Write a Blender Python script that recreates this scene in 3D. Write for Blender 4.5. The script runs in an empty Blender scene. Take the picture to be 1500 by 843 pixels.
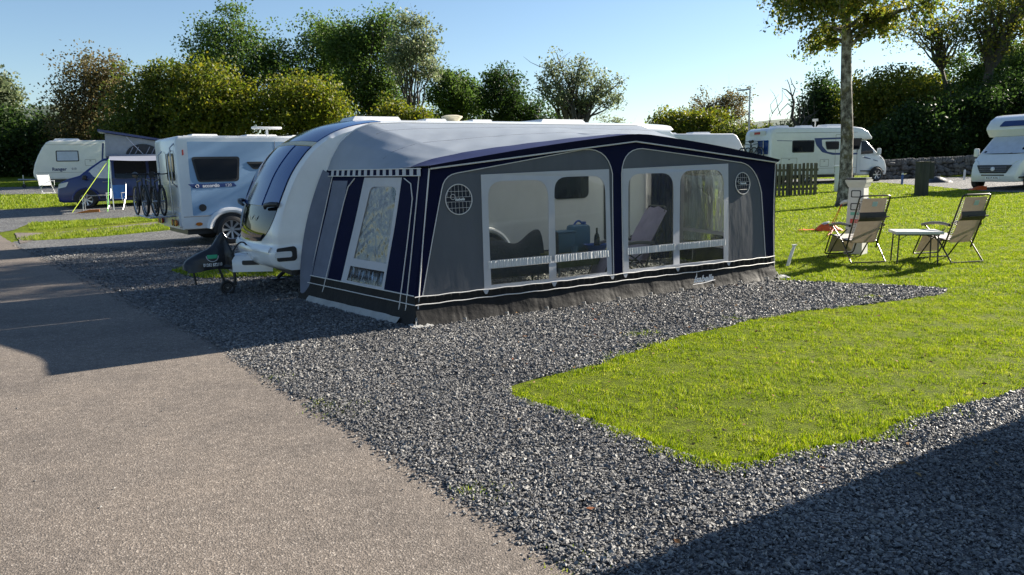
import bpy, bmesh, math, random
import numpy as np
from mathutils import Vector, Matrix, noise
from mathutils.geometry import tessellate_polygon
random.seed(7); RNG = np.random.default_rng(7)
sc = bpy.context.scene
COL = sc.collection
R = math.radians
# ------------------------------------------------------------------ camera geometry (used to read distances off the photo)
F, H, PITCH, ROLL = 1110.0, 1.75, R(9.13), R(-1.2)
def sp(t, k=2.0): return 0.5*(t+math.sqrt(t*t+k*k))
def T(x, y):
    a = min(1, max(0, (x+8)/10)); a = a*a*(3-2*a)
    yy = min(y, 60)
    return 0.05*sp(yy-21)*(1-a)+0.024*sp(yy-14)*a-0.003
def Tn(x, y):
    a = np.clip((x+8)/10, 0, 1); a = a*a*(3-2*a); yy = np.minimum(y, 60)
    f = lambda t: 0.5*(t+np.sqrt(t*t+4))
    return 0.05*f(yy-21)*(1-a)+0.024*f(yy-14)*a-0.003
_cr, _sr = math.cos(ROLL), math.sin(ROLL); _c, _s = math.cos(math.pi/2-PITCH), math.sin(math.pi/2-PITCH)
def ray(px, py):
    u = (px-750)/F; v = -(py-421.5)/F
    x = _cr*u-_sr*v; y = _sr*u+_cr*v
    return Vector((x, _c*y+_s, _s*y-_c))
def G(px, py):
    d = ray(px, py); prev = t = 0.5
    while t < 400:
        if H+d.z*t < T(d.x*t, d.y*t): break
        prev = t; t *= 1.01
    lo, hi = prev, t
    for _ in range(40):
        m = (lo+hi)/2
        if H+d.z*m < T(d.x*m, d.y*m): hi = m
        else: lo = m
    return Vector((d.x*hi, d.y*hi, H+d.z*hi))
def D(px, py, Y):
    d = ray(px, py); t = Y/d.y
    return Vector((d.x*t, Y, H+d.z*t))
# ------------------------------------------------------------------ materials
MATS = {}
def mat(name, col, rough=0.5, metal=0.0, var=0.0, vscale=8.0, bump=0.0, bscale=60.0, spec=0.5, coat=0.0, col2=None, trans=0.0, stretch=None):
    m = bpy.data.materials.new(name); m.use_nodes = True; MATS[name] = m
    nt = m.node_tree; N, L = nt.nodes, nt.links
    b = N['Principled BSDF']
    b.inputs['Base Color'].default_value = (*col, 1); b.inputs['Roughness'].default_value = rough
    b.inputs['Metallic'].default_value = metal; b.inputs['Specular IOR Level'].default_value = spec
    b.inputs['Coat Weight'].default_value = coat; b.inputs['Coat Roughness'].default_value = 0.05
    tc = N.new('ShaderNodeTexCoord'); src = tc.outputs['Object']
    if stretch:
        mp = N.new('ShaderNodeMapping'); mp.inputs['Scale'].default_value = stretch; L.new(src, mp.inputs['Vector']); src = mp.outputs['Vector']
    if var > 0 or col2:
        n = N.new('ShaderNodeTexNoise'); n.inputs['Scale'].default_value = vscale; n.inputs['Detail'].default_value = 6; n.inputs['Roughness'].default_value = 0.65
        L.new(src, n.inputs['Vector'])
        r = N.new('ShaderNodeValToRGB'); e = r.color_ramp.elements
        e[0].position, e[1].position = 0.3, 0.7
        e[0].color = (*[c*(1-var) for c in col], 1); e[1].color = (*(col2 or [min(1, c*(1+var)) for c in col]), 1)
        L.new(n.outputs['Fac'], r.inputs['Fac']); L.new(r.outputs['Color'], b.inputs['Base Color'])
    if bump > 0:
        n2 = N.new('ShaderNodeTexNoise'); n2.inputs['Scale'].default_value = bscale; n2.inputs['Detail'].default_value = 4
        L.new(src, n2.inputs['Vector'])
        bp = N.new('ShaderNodeBump'); bp.inputs['Strength'].default_value = bump; bp.inputs['Distance'].default_value = 0.02
        L.new(n2.outputs['Fac'], bp.inputs['Height']); L.new(bp.outputs['Normal'], b.inputs['Normal'])
    if trans > 0:
        t = N.new('ShaderNodeBsdfTranslucent'); mx = N.new('ShaderNodeMixShader'); mx.inputs[0].default_value = trans
        L.new(b.outputs[0], mx.inputs[1]); L.new(t.outputs[0], mx.inputs[2]); L.new(mx.outputs[0], N['Material Output'].inputs['Surface'])
        bc = b.inputs['Base Color']
        if bc.is_linked: L.new(bc.links[0].from_socket, t.inputs['Color'])
        else: t.inputs['Color'].default_value = (*col, 1)
    return m
def leaf_mat(name, cols, trans=0.35, rough=0.5, tb=1.0):
    """foliage: each leaf takes its own colour from a ramp"""
    m = bpy.data.materials.new(name); m.use_nodes = True; MATS[name] = m
    nt = m.node_tree; N, L = nt.nodes, nt.links; b = N['Principled BSDF']
    g = N.new('ShaderNodeNewGeometry'); r = N.new('ShaderNodeValToRGB'); e = r.color_ramp.elements
    e[0].color = (*cols[0], 1); e[1].color = (*cols[-1], 1)
    for i, c in enumerate(cols[1:-1]):
        k = e.new((i+1)/(len(cols)-1)); k.color = (*c, 1)
    L.new(g.outputs['Random Per Island'], r.inputs['Fac']); L.new(r.outputs['Color'], b.inputs['Base Color'])
    b.inputs['Roughness'].default_value = rough; b.inputs['Specular IOR Level'].default_value = 0.3
    t = N.new('ShaderNodeBsdfTranslucent'); mx = N.new('ShaderNodeMixShader'); mx.inputs[0].default_value = trans
    hs = N.new('ShaderNodeHueSaturation'); hs.inputs['Value'].default_value = tb; hs.inputs['Saturation'].default_value = 1.1
    L.new(r.outputs['Color'], hs.inputs['Color']); L.new(hs.outputs['Color'], t.inputs['Color'])
    L.new(b.outputs[0], mx.inputs[1]); L.new(t.outputs[0], mx.inputs[2]); L.new(mx.outputs[0], N['Material Output'].inputs['Surface'])
    return m
def film_mat(name, tint, gloss, rough, bump, bscale, haze=0.0):
    """clear plastic sheet: see-through with a wrinkled gloss"""
    m = bpy.data.materials.new(name); m.use_nodes = True; MATS[name] = m
    nt = m.node_tree; N, L = nt.nodes, nt.links; N.remove(N['Principled BSDF'])
    tr = N.new('ShaderNodeBsdfTransparent'); tr.inputs[0].default_value = (*tint, 1)
    gl = N.new('ShaderNodeBsdfGlossy'); gl.inputs['Roughness'].default_value = rough
    df = N.new('ShaderNodeBsdfDiffuse'); df.inputs[0].default_value = (0.6, 0.62, 0.62, 1)
    tc = N.new('ShaderNodeTexCoord'); mp = N.new('ShaderNodeMapping'); mp.inputs['Rotation'].default_value = (0.6, 0.5, 0.3); mp.inputs['Scale'].default_value = (1, 1, 0.25)
    n = N.new('ShaderNodeTexNoise'); n.inputs['Scale'].default_value = bscale; n.inputs['Detail'].default_value = 3; n.inputs['Distortion'].default_value = 0.6
    L.new(tc.outputs['Object'], mp.inputs[0]); L.new(mp.outputs[0], n.inputs['Vector'])
    bp = N.new('ShaderNodeBump'); bp.inputs['Strength'].default_value = bump; bp.inputs['Distance'].default_value = 0.03
    L.new(n.outputs['Fac'], bp.inputs['Height']); L.new(bp.outputs['Normal'], gl.inputs['Normal'])
    fr = N.new('ShaderNodeFresnel'); fr.inputs['IOR'].default_value = gloss; L.new(bp.outputs['Normal'], fr.inputs['Normal'])
    m0 = N.new('ShaderNodeMixShader'); m0.inputs[0].default_value = haze; L.new(tr.outputs[0], m0.inputs[1]); L.new(df.outputs[0], m0.inputs[2])
    mx = N.new('ShaderNodeMixShader'); L.new(fr.outputs[0], mx.inputs[0]); L.new(m0.outputs[0], mx.inputs[1]); L.new(gl.outputs[0], mx.inputs[2])
    L.new(mx.outputs[0], N['Material Output'].inputs['Surface'])
    return m
def ground_mats():
    # tarmac: warm grey, fine pale and dark aggregate
    m = bpy.data.materials.new('tarmac'); m.use_nodes = True; MATS['tarmac'] = m
    nt = m.node_tree; N, L = nt.nodes, nt.links; b = N['Principled BSDF']; b.inputs['Roughness'].default_value = 0.85; b.inputs['Specular IOR Level'].default_value = 0.3
    tc = N.new('ShaderNodeTexCoord')
    def noi(s, d=4, ro=0.6):
        n = N.new('ShaderNodeTexNoise'); n.inputs['Scale'].default_value = s; n.inputs['Detail'].default_value = d; n.inputs['Roughness'].default_value = ro
        L.new(tc.outputs['Object'], n.inputs['Vector']); return n
    def ramp(fac, stops):
        r = N.new('ShaderNodeValToRGB'); e = r.color_ramp.elements
        e[0].position, e[0].color = stops[0][0], (*stops[0][1], 1); e[1].position, e[1].color = stops[-1][0], (*stops[-1][1], 1)
        for p, c in stops[1:-1]: k = e.new(p); k.color = (*c, 1)
        L.new(fac, r.inputs['Fac']); return r
    def mul(a, c, f=1.0, mode='MULTIPLY'):
        x = N.new('ShaderNodeMix'); x.data_type = 'RGBA'; x.blend_type = mode; x.inputs[0].default_value = f
        L.new(a, x.inputs[6]); L.new(c, x.inputs[7]); return x.outputs[2]
    v = N.new('ShaderNodeTexVoronoi'); v.inputs['Scale'].default_value = 120; L.new(tc.outputs['Object'], v.inputs['Vector'])
    sep = N.new('ShaderNodeSeparateColor'); L.new(v.outputs['Color'], sep.inputs[0])
    speck = ramp(sep.outputs[0], [(0.0, (0.105, 0.09, 0.077)), (0.45, (0.145, 0.123, 0.105)), (0.88, (0.19, 0.162, 0.139)), (1.0, (0.31, 0.275, 0.24))])
    n1 = noi(0.9, 6, 0.7); pat = ramp(n1.outputs['Fac'], [(0.28, (0.70, 0.70, 0.71)), (0.5, (1.0, 0.99, 0.98)), (0.72, (1.2, 1.17, 1.13))])
    n2 = noi(14, 5, 0.75); pat2 = ramp(n2.outputs['Fac'], [(0.35, (0.8, 0.8, 0.8)), (0.65, (1.15, 1.15, 1.15))])
    L.new(mul(mul(speck.outputs[0], pat.outputs[0]), pat2.outputs[0]), b.inputs['Base Color'])
    bp = N.new('ShaderNodeBump'); bp.inputs['Strength'].default_value = 0.5; bp.inputs['Distance'].default_value = 0.006
    L.new(v.outputs['Distance'], bp.inputs['Height']); L.new(bp.outputs['Normal'], b.inputs['Normal'])
    # gravel: dark slate chippings
    m = bpy.data.materials.new('gravel'); m.use_nodes = True; MATS['gravel'] = m
    nt = m.node_tree; N, L = nt.nodes, nt.links; b = N['Principled BSDF']; b.inputs['Roughness'].default_value = 0.8
    tc = N.new('ShaderNodeTexCoord')
    v = N.new('ShaderNodeTexVoronoi'); v.inputs['Scale'].default_value = 38; L.new(tc.outputs['Object'], v.inputs['Vector'])
    sep = N.new('ShaderNodeSeparateColor'); L.new(v.outputs['Color'], sep.inputs[0])
    speck = ramp(sep.outputs[0], [(0.0, (0.04, 0.04, 0.042)), (0.5, (0.11, 0.11, 0.112)), (0.9, (0.21, 0.21, 0.21)), (1.0, (0.33, 0.33, 0.32))])
    n1 = noi(1.3, 5, 0.7); pat = ramp(n1.outputs['Fac'], [(0.3, (0.75, 0.75, 0.75)), (0.7, (1.15, 1.14, 1.12))])
    L.new(mul(speck.outputs[0], pat.outputs[0]), b.inputs['Base Color'])
    bp = N.new('ShaderNodeBump'); bp.inputs['Strength'].default_value = 1.0; bp.inputs['Distance'].default_value = 0.025; bp.invert = True
    L.new(v.outputs['Distance'], bp.inputs['Height']); L.new(bp.outputs['Normal'], b.inputs['Normal'])
    # turf under the blades
    m = bpy.data.materials.new('turf'); m.use_nodes = True; MATS['turf'] = m
    nt = m.node_tree; N, L = nt.nodes, nt.links; b = N['Principled BSDF']; b.inputs['Roughness'].default_value = 0.9; b.inputs['Specular IOR Level'].default_value = 0.1
    tc = N.new('ShaderNodeTexCoord')
    n1 = noi(0.35, 6, 0.7); base = ramp(n1.outputs['Fac'], [(0.3, (0.14, 0.20, 0.018)), (0.5, (0.19, 0.25, 0.022)), (0.7, (0.25, 0.28, 0.035))])
    n2 = noi(9, 8, 0.8); p2 = ramp(n2.outputs['Fac'], [(0.35, (0.30, 0.32, 0.3)), (0.62, (1.2, 1.15, 1.05))])
    n3 = noi(60, 3, 0.8); p3 = ramp(n3.outputs['Fac'], [(0.35, (0.6, 0.6, 0.6)), (0.65, (1.2, 1.2, 1.2))])
    L.new(mul(mul(base.outputs[0], p2.outputs[0]), p3.outputs[0]), b.inputs['Base Color'])
    bp = N.new('ShaderNodeBump'); bp.inputs['Strength'].default_value = 1.0; bp.inputs['Distance'].default_value = 0.06
    L.new(n3.outputs['Fac'], bp.inputs['Height']); L.new(bp.outputs['Normal'], b.inputs['Normal'])
ground_mats()
mat('white_gel', (0.72, 0.73, 0.74), 0.25, var=0.05, vscale=3, coat=0.3)
mat('white_plastic', (0.7, 0.7, 0.7), 0.4, var=0.06, vscale=6)
mat('cream_plastic', (0.55, 0.5, 0.36), 0.5, var=0.1)
mat('sky_tinted_panel', (0.24, 0.37, 0.54), 0.25, var=0.03, vscale=2, coat=0.3)  # shaded side panel, blue sky reflection painted into its colour
mat('pale_grey_panel', (0.62, 0.63, 0.65), 0.3, var=0.05, vscale=3, coat=0.2)
mat('cream_panel', (0.74, 0.72, 0.68), 0.35, var=0.05, vscale=3)
mat('dark_glass', (0.006, 0.008, 0.012), 0.05, spec=0.35)
mat('window_sky_blue', (0.008, 0.045, 0.19), 0.08, spec=0.5, coat=0.0)  # tinted glass; the reflected sky's blue is put into its base colour
mat('navy_paint', (0.008, 0.024, 0.14), 0.3, coat=0.3, var=0.1, vscale=4)
mat('navy_graphic', (0.02, 0.045, 0.16), 0.35)
mat('black_plastic', (0.018, 0.018, 0.02), 0.5, bump=0.1, bscale=80)
mat('rubber', (0.02, 0.02, 0.021), 0.75, bump=0.15, bscale=90, var=0.2)
mat('alloy', (0.55, 0.56, 0.58), 0.3, metal=0.8)
mat('steel', (0.42, 0.42, 0.44), 0.4, metal=0.9, var=0.2, vscale=20)
mat('dark_steel', (0.045, 0.047, 0.05), 0.4, metal=0.4)
mat('red_lens', (0.35, 0.02, 0.015), 0.2, coat=0.5)
mat('amber_lens', (0.5, 0.15, 0.02), 0.25)
mat('lamp_glass', (0.6, 0.63, 0.66), 0.1, coat=0.8)
mat('silver_screen', (0.45, 0.5, 0.62), 0.45, var=0.1, vscale=4, bump=0.3, bscale=6)
mat('reflective_blind', (0.55, 0.55, 0.56), 0.35, metal=0.4, bump=0.6, bscale=7, var=0.15)
mat('awning_navy_sunlit', (0.008, 0.013, 0.068), 0.6, spec=0.25, var=0.15, vscale=3)  # lit copy of the awning navy, sun sheen put into its blue
mat('awning_roof', (0.42, 0.47, 0.54), 0.55, var=0.08, vscale=1.5, bump=0.12, bscale=5, trans=0.42)
mat('awning_navy', (0.005, 0.007, 0.030), 0.8, spec=0.10, var=0.15, vscale=3, bump=0.2, bscale=120)
mat('awning_grey', (0.11, 0.116, 0.128), 0.85, spec=0.12, var=0.12, vscale=1.2, bump=0.45, bscale=3.5, stretch=(1.6, 1.6, 0.5))
mat('awning_frame', (0.47, 0.47, 0.49), 0.7, spec=0.2, var=0.06, vscale=3, bump=0.15, bscale=100)
mat('awning_net', (0.15, 0.165, 0.21), 0.85, spec=0.1, var=0.1, vscale=5)
mat('mud_skirt', (0.018, 0.0172, 0.017), 0.6, var=0.25, vscale=5, bump=0.4, bscale=12, spec=0.12)
mat('vent_mesh', (0.03, 0.033, 0.042), 0.8, spec=0.1)
mat('pale_flap', (0.30, 0.30, 0.29), 0.6, var=0.2, vscale=6, bump=0.4, bscale=15)
mat('pleat', (0.55, 0.55, 0.55), 0.6, var=0.2, vscale=16, bump=0.6, bscale=20, stretch=(4, 4, 0.3))
mat('piping', (0.62, 0.6, 0.58), 0.5)
film_mat('clear_film', (0.93, 0.94, 0.92), 1.25, 0.08, 0.35, 5, 0.03)
film_mat('crinkled_film', (0.62, 0.65, 0.66), 1.8, 0.12, 0.7, 9, 0.05)
mat('canvas_grey', (0.28, 0.30, 0.34), 0.85, var=0.1, bump=0.2, bscale=40)
mat('canopy_fabric', (0.24, 0.26, 0.33), 0.7, var=0.06, trans=0.15)
mat('guy_yellow', (0.6, 0.75, 0.05), 0.6)
mat('guy_green', (0.25, 0.75, 0.1), 0.6)
mat('sling_fabric', (0.36, 0.285, 0.225), 0.8, var=0.1, vscale=12, bump=0.3, bscale=200, trans=0.12)
mat('sling_fabric_pale', (0.5, 0.47, 0.43), 0.75, var=0.1)
mat('chair_tube', (0.05, 0.043, 0.038), 0.35, metal=0.5)
mat('pillow_dark', (0.045, 0.042, 0.04), 0.7, bump=0.3, bscale=90)
mat('arm_plastic', (0.16, 0.14, 0.13), 0.45)
mat('tag_blue', (0.4, 0.55, 0.62), 0.6)
mat('table_top', (0.62, 0.62, 0.6), 0.4, var=0.06)
mat('cover_black', (0.014, 0.016, 0.02), 0.38, bump=0.5, bscale=9, var=0.2)
mat('logo_green', (0.03, 0.35, 0.16), 0.5)
mat('print_white', (0.8, 0.8, 0.8), 0.5)
mat('print_navy', (0.015, 0.035, 0.14), 0.4)
mat('red_sign', (0.5, 0.06, 0.05), 0.5)
mat('green_sign', (0.12, 0.35, 0.28), 0.5)
mat('orange_bag', (0.75, 0.12, 0.015), 0.55, bump=0.5, bscale=15, trans=0.25)
mat('cable_red', (0.45, 0.03, 0.02), 0.5)
mat('post_plastic', (0.5, 0.49, 0.46), 0.5, var=0.08, vscale=5)
mat('blue_plastic', (0.03, 0.1, 0.4), 0.4)
mat('water_blue', (0.12, 0.25, 0.38), 0.25, trans=0.3)
mat('lilac_fabric', (0.36, 0.31, 0.42), 0.85, var=0.12, bump=0.3, bscale=80)
mat('blue_fabric', (0.07, 0.19, 0.45), 0.8, var=0.15, bump=0.3, bscale=60)
mat('dark_fabric', (0.03, 0.033, 0.04), 0.85, var=0.2, bump=0.4, bscale=30)
mat('green_table', (0.12, 0.12, 0.03), 0.6, var=0.2)
mat('weathered_wood', (0.075, 0.062, 0.045), 0.85, var=0.45, vscale=6, bump=0.6, bscale=20, stretch=(1, 1, 0.15), col2=(0.16, 0.15, 0.1))
mat('dark_post_wood', (0.04, 0.042, 0.034), 0.85, var=0.4, vscale=6, bump=0.5, bscale=20, stretch=(1, 1, 0.2))
mat('bark', (0.06, 0.052, 0.042), 0.9, var=0.4, vscale=8, bump=0.9, bscale=14, stretch=(1, 1, 0.3))
mat('dead_wood', (0.055, 0.05, 0.045), 0.9, var=0.3, vscale=8)
mat('wall_stone', (0.05, 0.05, 0.052), 0.9, var=0.5, vscale=3.5, bump=0.7, bscale=9, col2=(0.17, 0.165, 0.16))
mat('far_hill', (0.10, 0.13, 0.09), 0.95, var=0.25, vscale=0.02)
mat('slope_soil', (0.04, 0.05, 0.02), 0.95, var=0.4, vscale=0.6)
def birch_mat():
    m = mat('birch_bark', (0.30, 0.28, 0.25), 0.85, bump=0.9, bscale=10, stretch=(1, 1, 0.5))
    nt = m.node_tree; N, L = nt.nodes, nt.links; b = N['Principled BSDF']
    tc = N.new('ShaderNodeTexCoord'); mp = N.new('ShaderNodeMapping'); mp.inputs['Scale'].default_value = (1.2, 1.2, 0.9); L.new(tc.outputs['Object'], mp.inputs[0])
    n = N.new('ShaderNodeTexNoise'); n.inputs['Scale'].default_value = 4.5; n.inputs['Detail'].default_value = 8; n.inputs['Roughness'].default_value = 0.75; L.new(mp.outputs[0], n.inputs['Vector'])
    r = N.new('ShaderNodeValToRGB'); e = r.color_ramp.elements
    e[0].position, e[0].color = 0.42, (0.035, 0.03, 0.025, 1); e[1].position, e[1].color = 0.62, (0.36, 0.34, 0.31, 1)
    k = e.new(0.5); k.color = (0.12, 0.105, 0.085, 1)
    L.new(n.outputs['Fac'], r.inputs[0])
    n2 = N.new('ShaderNodeTexNoise'); n2.inputs['Scale'].default_value = 2.2; n2.inputs['Detail'].default_value = 6; L.new(tc.outputs['Object'], n2.inputs['Vector'])
    r2 = N.new('ShaderNodeValToRGB'); e2 = r2.color_ramp.elements; e2[0].position, e2[1].position = 0.56, 0.66; e2[0].color = (0, 0, 0, 1)
    L.new(n2.outputs['Fac'], r2.inputs[0])
    mx = N.new('ShaderNodeMix'); mx.data_type = 'RGBA'; L.new(r2.outputs[0], mx.inputs[0]); L.new(r.outputs[0], mx.inputs[6]); mx.inputs[7].default_value = (0.09, 0.075, 0.02, 1)
    L.new(mx.outputs[2], b.inputs['Base Color'])
birch_mat()
GRASS = leaf_mat('grass_blades', [(0.06, 0.11, 0.010), (0.15, 0.22, 0.014), (0.24, 0.31, 0.02), (0.32, 0.38, 0.035), (0.44, 0.44, 0.11)], trans=0.45, rough=0.55, tb=1.25)
def grass_patches(m):
    nt = m.node_tree; N, L = nt.nodes, nt.links; r = [n for n in N if n.type == 'VALTORGB'][0]; outs = [l.to_socket for l in r.outputs[0].links]
    tc = N.new('ShaderNodeTexCoord'); n = N.new('ShaderNodeTexNoise'); n.inputs['Scale'].default_value = 3.2; n.inputs['Detail'].default_value = 9; n.inputs['Roughness'].default_value = 0.75; L.new(tc.outputs['Object'], n.inputs['Vector'])
    r2 = N.new('ShaderNodeValToRGB'); e = r2.color_ramp.elements; e[0].position, e[1].position = 0.30, 0.76; e[0].color = (0.42, 0.55, 0.4, 1); e[1].color = (1.45, 1.05, 2.6, 1); k_ = e.new(0.58); k_.color = (1.0, 1.0, 1.0, 1); L.new(n.outputs['Fac'], r2.inputs[0])
    x = N.new('ShaderNodeMix'); x.data_type = 'RGBA'; x.blend_type = 'MULTIPLY'; x.inputs[0].default_value = 1; L.new(r.outputs[0], x.inputs[6]); L.new(r2.outputs[0], x.inputs[7])
    for o in outs: L.new(x.outputs[2], o)
grass_patches(GRASS)
leaf_mat('fallen_leaf', [(0.16, 0.04, 0.015), (0.2, 0.1, 0.035), (0.24, 0.16, 0.07), (0.10, 0.06, 0.03)], trans=0.0, rough=0.9)
def patches(m, sc_, st):
    nt = m.node_tree; N, L = nt.nodes, nt.links; r = [n for n in N if n.type == 'VALTORGB'][0]; outs = [l.to_socket for l in r.outputs[0].links]
    tc = N.new('ShaderNodeTexCoord'); n = N.new('ShaderNodeTexNoise'); n.inputs['Scale'].default_value = sc_; n.inputs['Detail'].default_value = 5; L.new(tc.outputs['Object'], n.inputs['Vector'])
    r2 = N.new('ShaderNodeValToRGB'); e = r2.color_ramp.elements
    for k, (p, c) in enumerate(st): e[k].position = p; e[k].color = (*c, 1)
    L.new(n.outputs['Fac'], r2.inputs[0]); x = N.new('ShaderNodeMix'); x.data_type = 'RGBA'; x.blend_type = 'MULTIPLY'; x.inputs[0].default_value = 1; L.new(r.outputs[0], x.inputs[6]); L.new(r2.outputs[0], x.inputs[7])
    for o in outs: L.new(x.outputs[2], o)
def stone_mat():
    m = leaf_mat('stone_chips', [(0.06, 0.058, 0.058), (0.115, 0.112, 0.112), (0.15, 0.147, 0.145), (0.19, 0.186, 0.18), (0.27, 0.26, 0.245)], trans=0.0, rough=0.6)
    patches(m, 0.9, ((0.3, (0.72, 0.72, 0.73)), (0.7, (1.2, 1.19, 1.17))))
stone_mat()
LEAVES = dict(
 dark=[(0.016, 0.032, 0.008), (0.03, 0.055, 0.014), (0.045, 0.075, 0.02)],
 mid=[(0.03, 0.055, 0.012), (0.05, 0.085, 0.02), (0.08, 0.11, 0.03)],
 yellow=[(0.055, 0.08, 0.012), (0.10, 0.125, 0.02), (0.18, 0.165, 0.025)],
 olive=[(0.035, 0.055, 0.012), (0.065, 0.085, 0.018), (0.11, 0.11, 0.024)],
 rust=[(0.055, 0.05, 0.025), (0.09, 0.068, 0.032), (0.075, 0.08, 0.03)],
 grey=[(0.06, 0.08, 0.045), (0.09, 0.11, 0.06), (0.13, 0.14, 0.08)],
 birch=[(0.045, 0.075, 0.015), (0.085, 0.115, 0.025), (0.14, 0.15, 0.03), (0.2, 0.17, 0.03)])
LB = dict(dark=1.15, mid=1.5, yellow=1.15, olive=1.35, rust=1.5, grey=1.6, birch=1.15)
for k, v in LEAVES.items(): leaf_mat('leaf_'+k, [tuple(min(0.5, q*LB[k]) for q in c) for c in v], trans=0.55, tb=1.25)
# ------------------------------------------------------------------ things and mesh building
OFF = {}
def thing(name, label, cat, loc=(0, 0, 0), rotz=0.0, group=None, off=(0, 0, 0)):
    o = bpy.data.objects.new(name, None); COL.objects.link(o); o.empty_display_size = 0.2
    o.location = loc; o.rotation_euler = (0, 0, rotz); tag(o, label, cat, group); OFF[o.name] = Vector(off)
    return o
def tag(o, label, cat, group=None, kind=None):
    if label: o['label'] = label
    if cat: o['category'] = cat
    if group: o['group'] = group
    if kind: o['kind'] = kind
    return o
def dup(root, loc, rotz, label, group=None):
    def cp(o, par):
        c = o.copy(); COL.objects.link(c)
        if par: c.parent = par
        for ch in list(o.children): cp(ch, c)
        return c
    r = cp(root, None); r.location = loc; r.rotation_euler = (0, 0, rotz); r['label'] = label
    if group: r['group'] = group
    return r
class MB:
    def __init__(s): s.v = []; s.f = []; s.m = []
    def add(s, vs, fs, mi=0):
        b = len(s.v); s.v += [Vector(p) for p in vs]; s.f += [tuple(b+i for i in f) for f in fs]; s.m += [mi]*len(fs); return s
    def box(s, c, size, M=None, mi=0, bev=0.0):
        x, y, z = size[0]/2, size[1]/2, size[2]/2
        if bev > 0:
            bm = bmesh.new(); bmesh.ops.create_cube(bm, size=1); bmesh.ops.scale(bm, vec=size, verts=bm.verts)
            bmesh.ops.bevel(bm, geom=bm.edges[:], offset=min(bev, min(size)*0.45), segments=2, profile=0.5, affect='EDGES')
            bm.verts.index_update(); vs = [v.co.copy() for v in bm.verts]; fs = [[v.index for v in f.verts] for f in bm.faces]; bm.free()
        else:
            vs = [Vector((a, b, d)) for a in (-x, x) for b in (-y, y) for d in (-z, z)]
            fs = [(0, 1, 3, 2), (4, 6, 7, 5), (0, 4, 5, 1), (2, 3, 7, 6), (0, 2, 6, 4), (1, 5, 7, 3)]
        if M: vs = [M @ v for v in vs]
        return s.add([v+Vector(c) for v in vs], fs, mi)
    def tube(s, pts, r, seg=8, mi=0, closed=False, cap=True):
        pts = [Vector(p) for p in pts]; n = len(pts); rr = r if isinstance(r, (list, tuple)) else [r]*n
        vs = []; up = None
        for i, p in enumerate(pts):
            if closed: t = pts[(i+1) % n]-pts[i-1]
            else: t = pts[min(i+1, n-1)]-pts[max(i-1, 0)]
            if t.length < 1e-9: t = Vector((0, 0, 1))
            t.normalize()
            if up is None: up = Vector((0, 0, 1)) if abs(t.z) < 0.9 else Vector((1, 0, 0))
            a = t.cross(up)
            if a.length < 1e-6: a = t.cross(Vector((0.3, 1, 0.2)))
            a.normalize(); up = a.cross(t)
            for k in range(seg):
                th = 2*math.pi*k/seg; vs.append(p+(a*math.cos(th)+up*math.sin(th))*rr[i])
        fs = []
        for i in range(n if closed else n-1):
            j = (i+1) % n
            for k in range(seg): fs.append((i*seg+k, i*seg+(k+1) % seg, j*seg+(k+1) % seg, j*seg+k))
        if cap and not closed: fs += [tuple(range(seg))[::-1], tuple((n-1)*seg+k for k in range(seg))]
        return s.add(vs, fs, mi)
    def plate(s, outer, holes, xf, th=0.01, mi=0):
        """flat outline with holes; xf(a, b, off) places it, off 0 is the face and -th its back"""
        loops = [outer]+list(holes); flat = [p for l in loops for p in l]; n = len(flat)
        tris = tessellate_polygon([[Vector((p[0], p[1], 0)) for p in l] for l in loops])
        vs = [xf(p[0], p[1], 0) for p in flat]+[xf(p[0], p[1], -th) for p in flat]
        fs = [tuple(t) for t in tris]+[tuple(i+n for i in t)[::-1] for t in tris]
        k = 0
        for l in loops:
            q = len(l)
            for i in range(q): a, b = k+i, k+(i+1) % q; fs.append((a, b, b+n, a+n))
            k += q
        return s.add(vs, fs, mi)
    def grid(s, nu, nv, fn, mi=0):
        vs = [fn(i/nu, j/nv) for j in range(nv+1) for i in range(nu+1)]; w = nu+1
        return s.add(vs, [(j*w+i, j*w+i+1, (j+1)*w+i+1, (j+1)*w+i) for j in range(nv) for i in range(nu)], mi)
    def lathe(s, prof, xf, seg=24, mi=0):
        """profile of (radius, height) turned about an axis; xf(x, y, h) places it"""
        n = len(prof); vs = [xf(r*math.cos(2*math.pi*k/seg), r*math.sin(2*math.pi*k/seg), h) for r, h in prof for k in range(seg)]
        return s.add(vs, [(i*seg+k, i*seg+(k+1) % seg, (i+1)*seg+(k+1) % seg, (i+1)*seg+k) for i in range(n-1) for k in range(seg)], mi)
    def build(s, name, mats, parent=None, smooth=40, fix=True, bevel=0.0):
        me = bpy.data.meshes.new(name); off = OFF.get(parent.name, Vector()) if parent else Vector()
        p = parent
        if p is not None and p.name not in OFF and p.parent: off = OFF.get(p.parent.name, Vector())
        me.from_pydata([v-off for v in s.v], [], s.f)
        for m in (mats if isinstance(mats, (list, tuple)) else [mats]): me.materials.append(MATS[m])
        me.polygons.foreach_set('material_index', s.m)
        if fix or bevel:
            bm = bmesh.new(); bm.from_mesh(me)
            bmesh.ops.remove_doubles(bm, verts=bm.verts, dist=1e-5)
            bmesh.ops.recalc_face_normals(bm, faces=bm.faces)
            bm.to_mesh(me); bm.free()
        if smooth:
            me.shade_smooth(); me.set_sharp_from_angle(angle=R(smooth))
        o = bpy.data.objects.new(name, me); COL.objects.link(o)
        if parent: o.parent = parent
        return o
def bez(p, q, r, n=6): return [tuple((1-t)**2*a+2*t*(1-t)*b+t*t*c for a, b, c in zip(p, q, r)) for t in [i/n for i in range(n+1)]]
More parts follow.
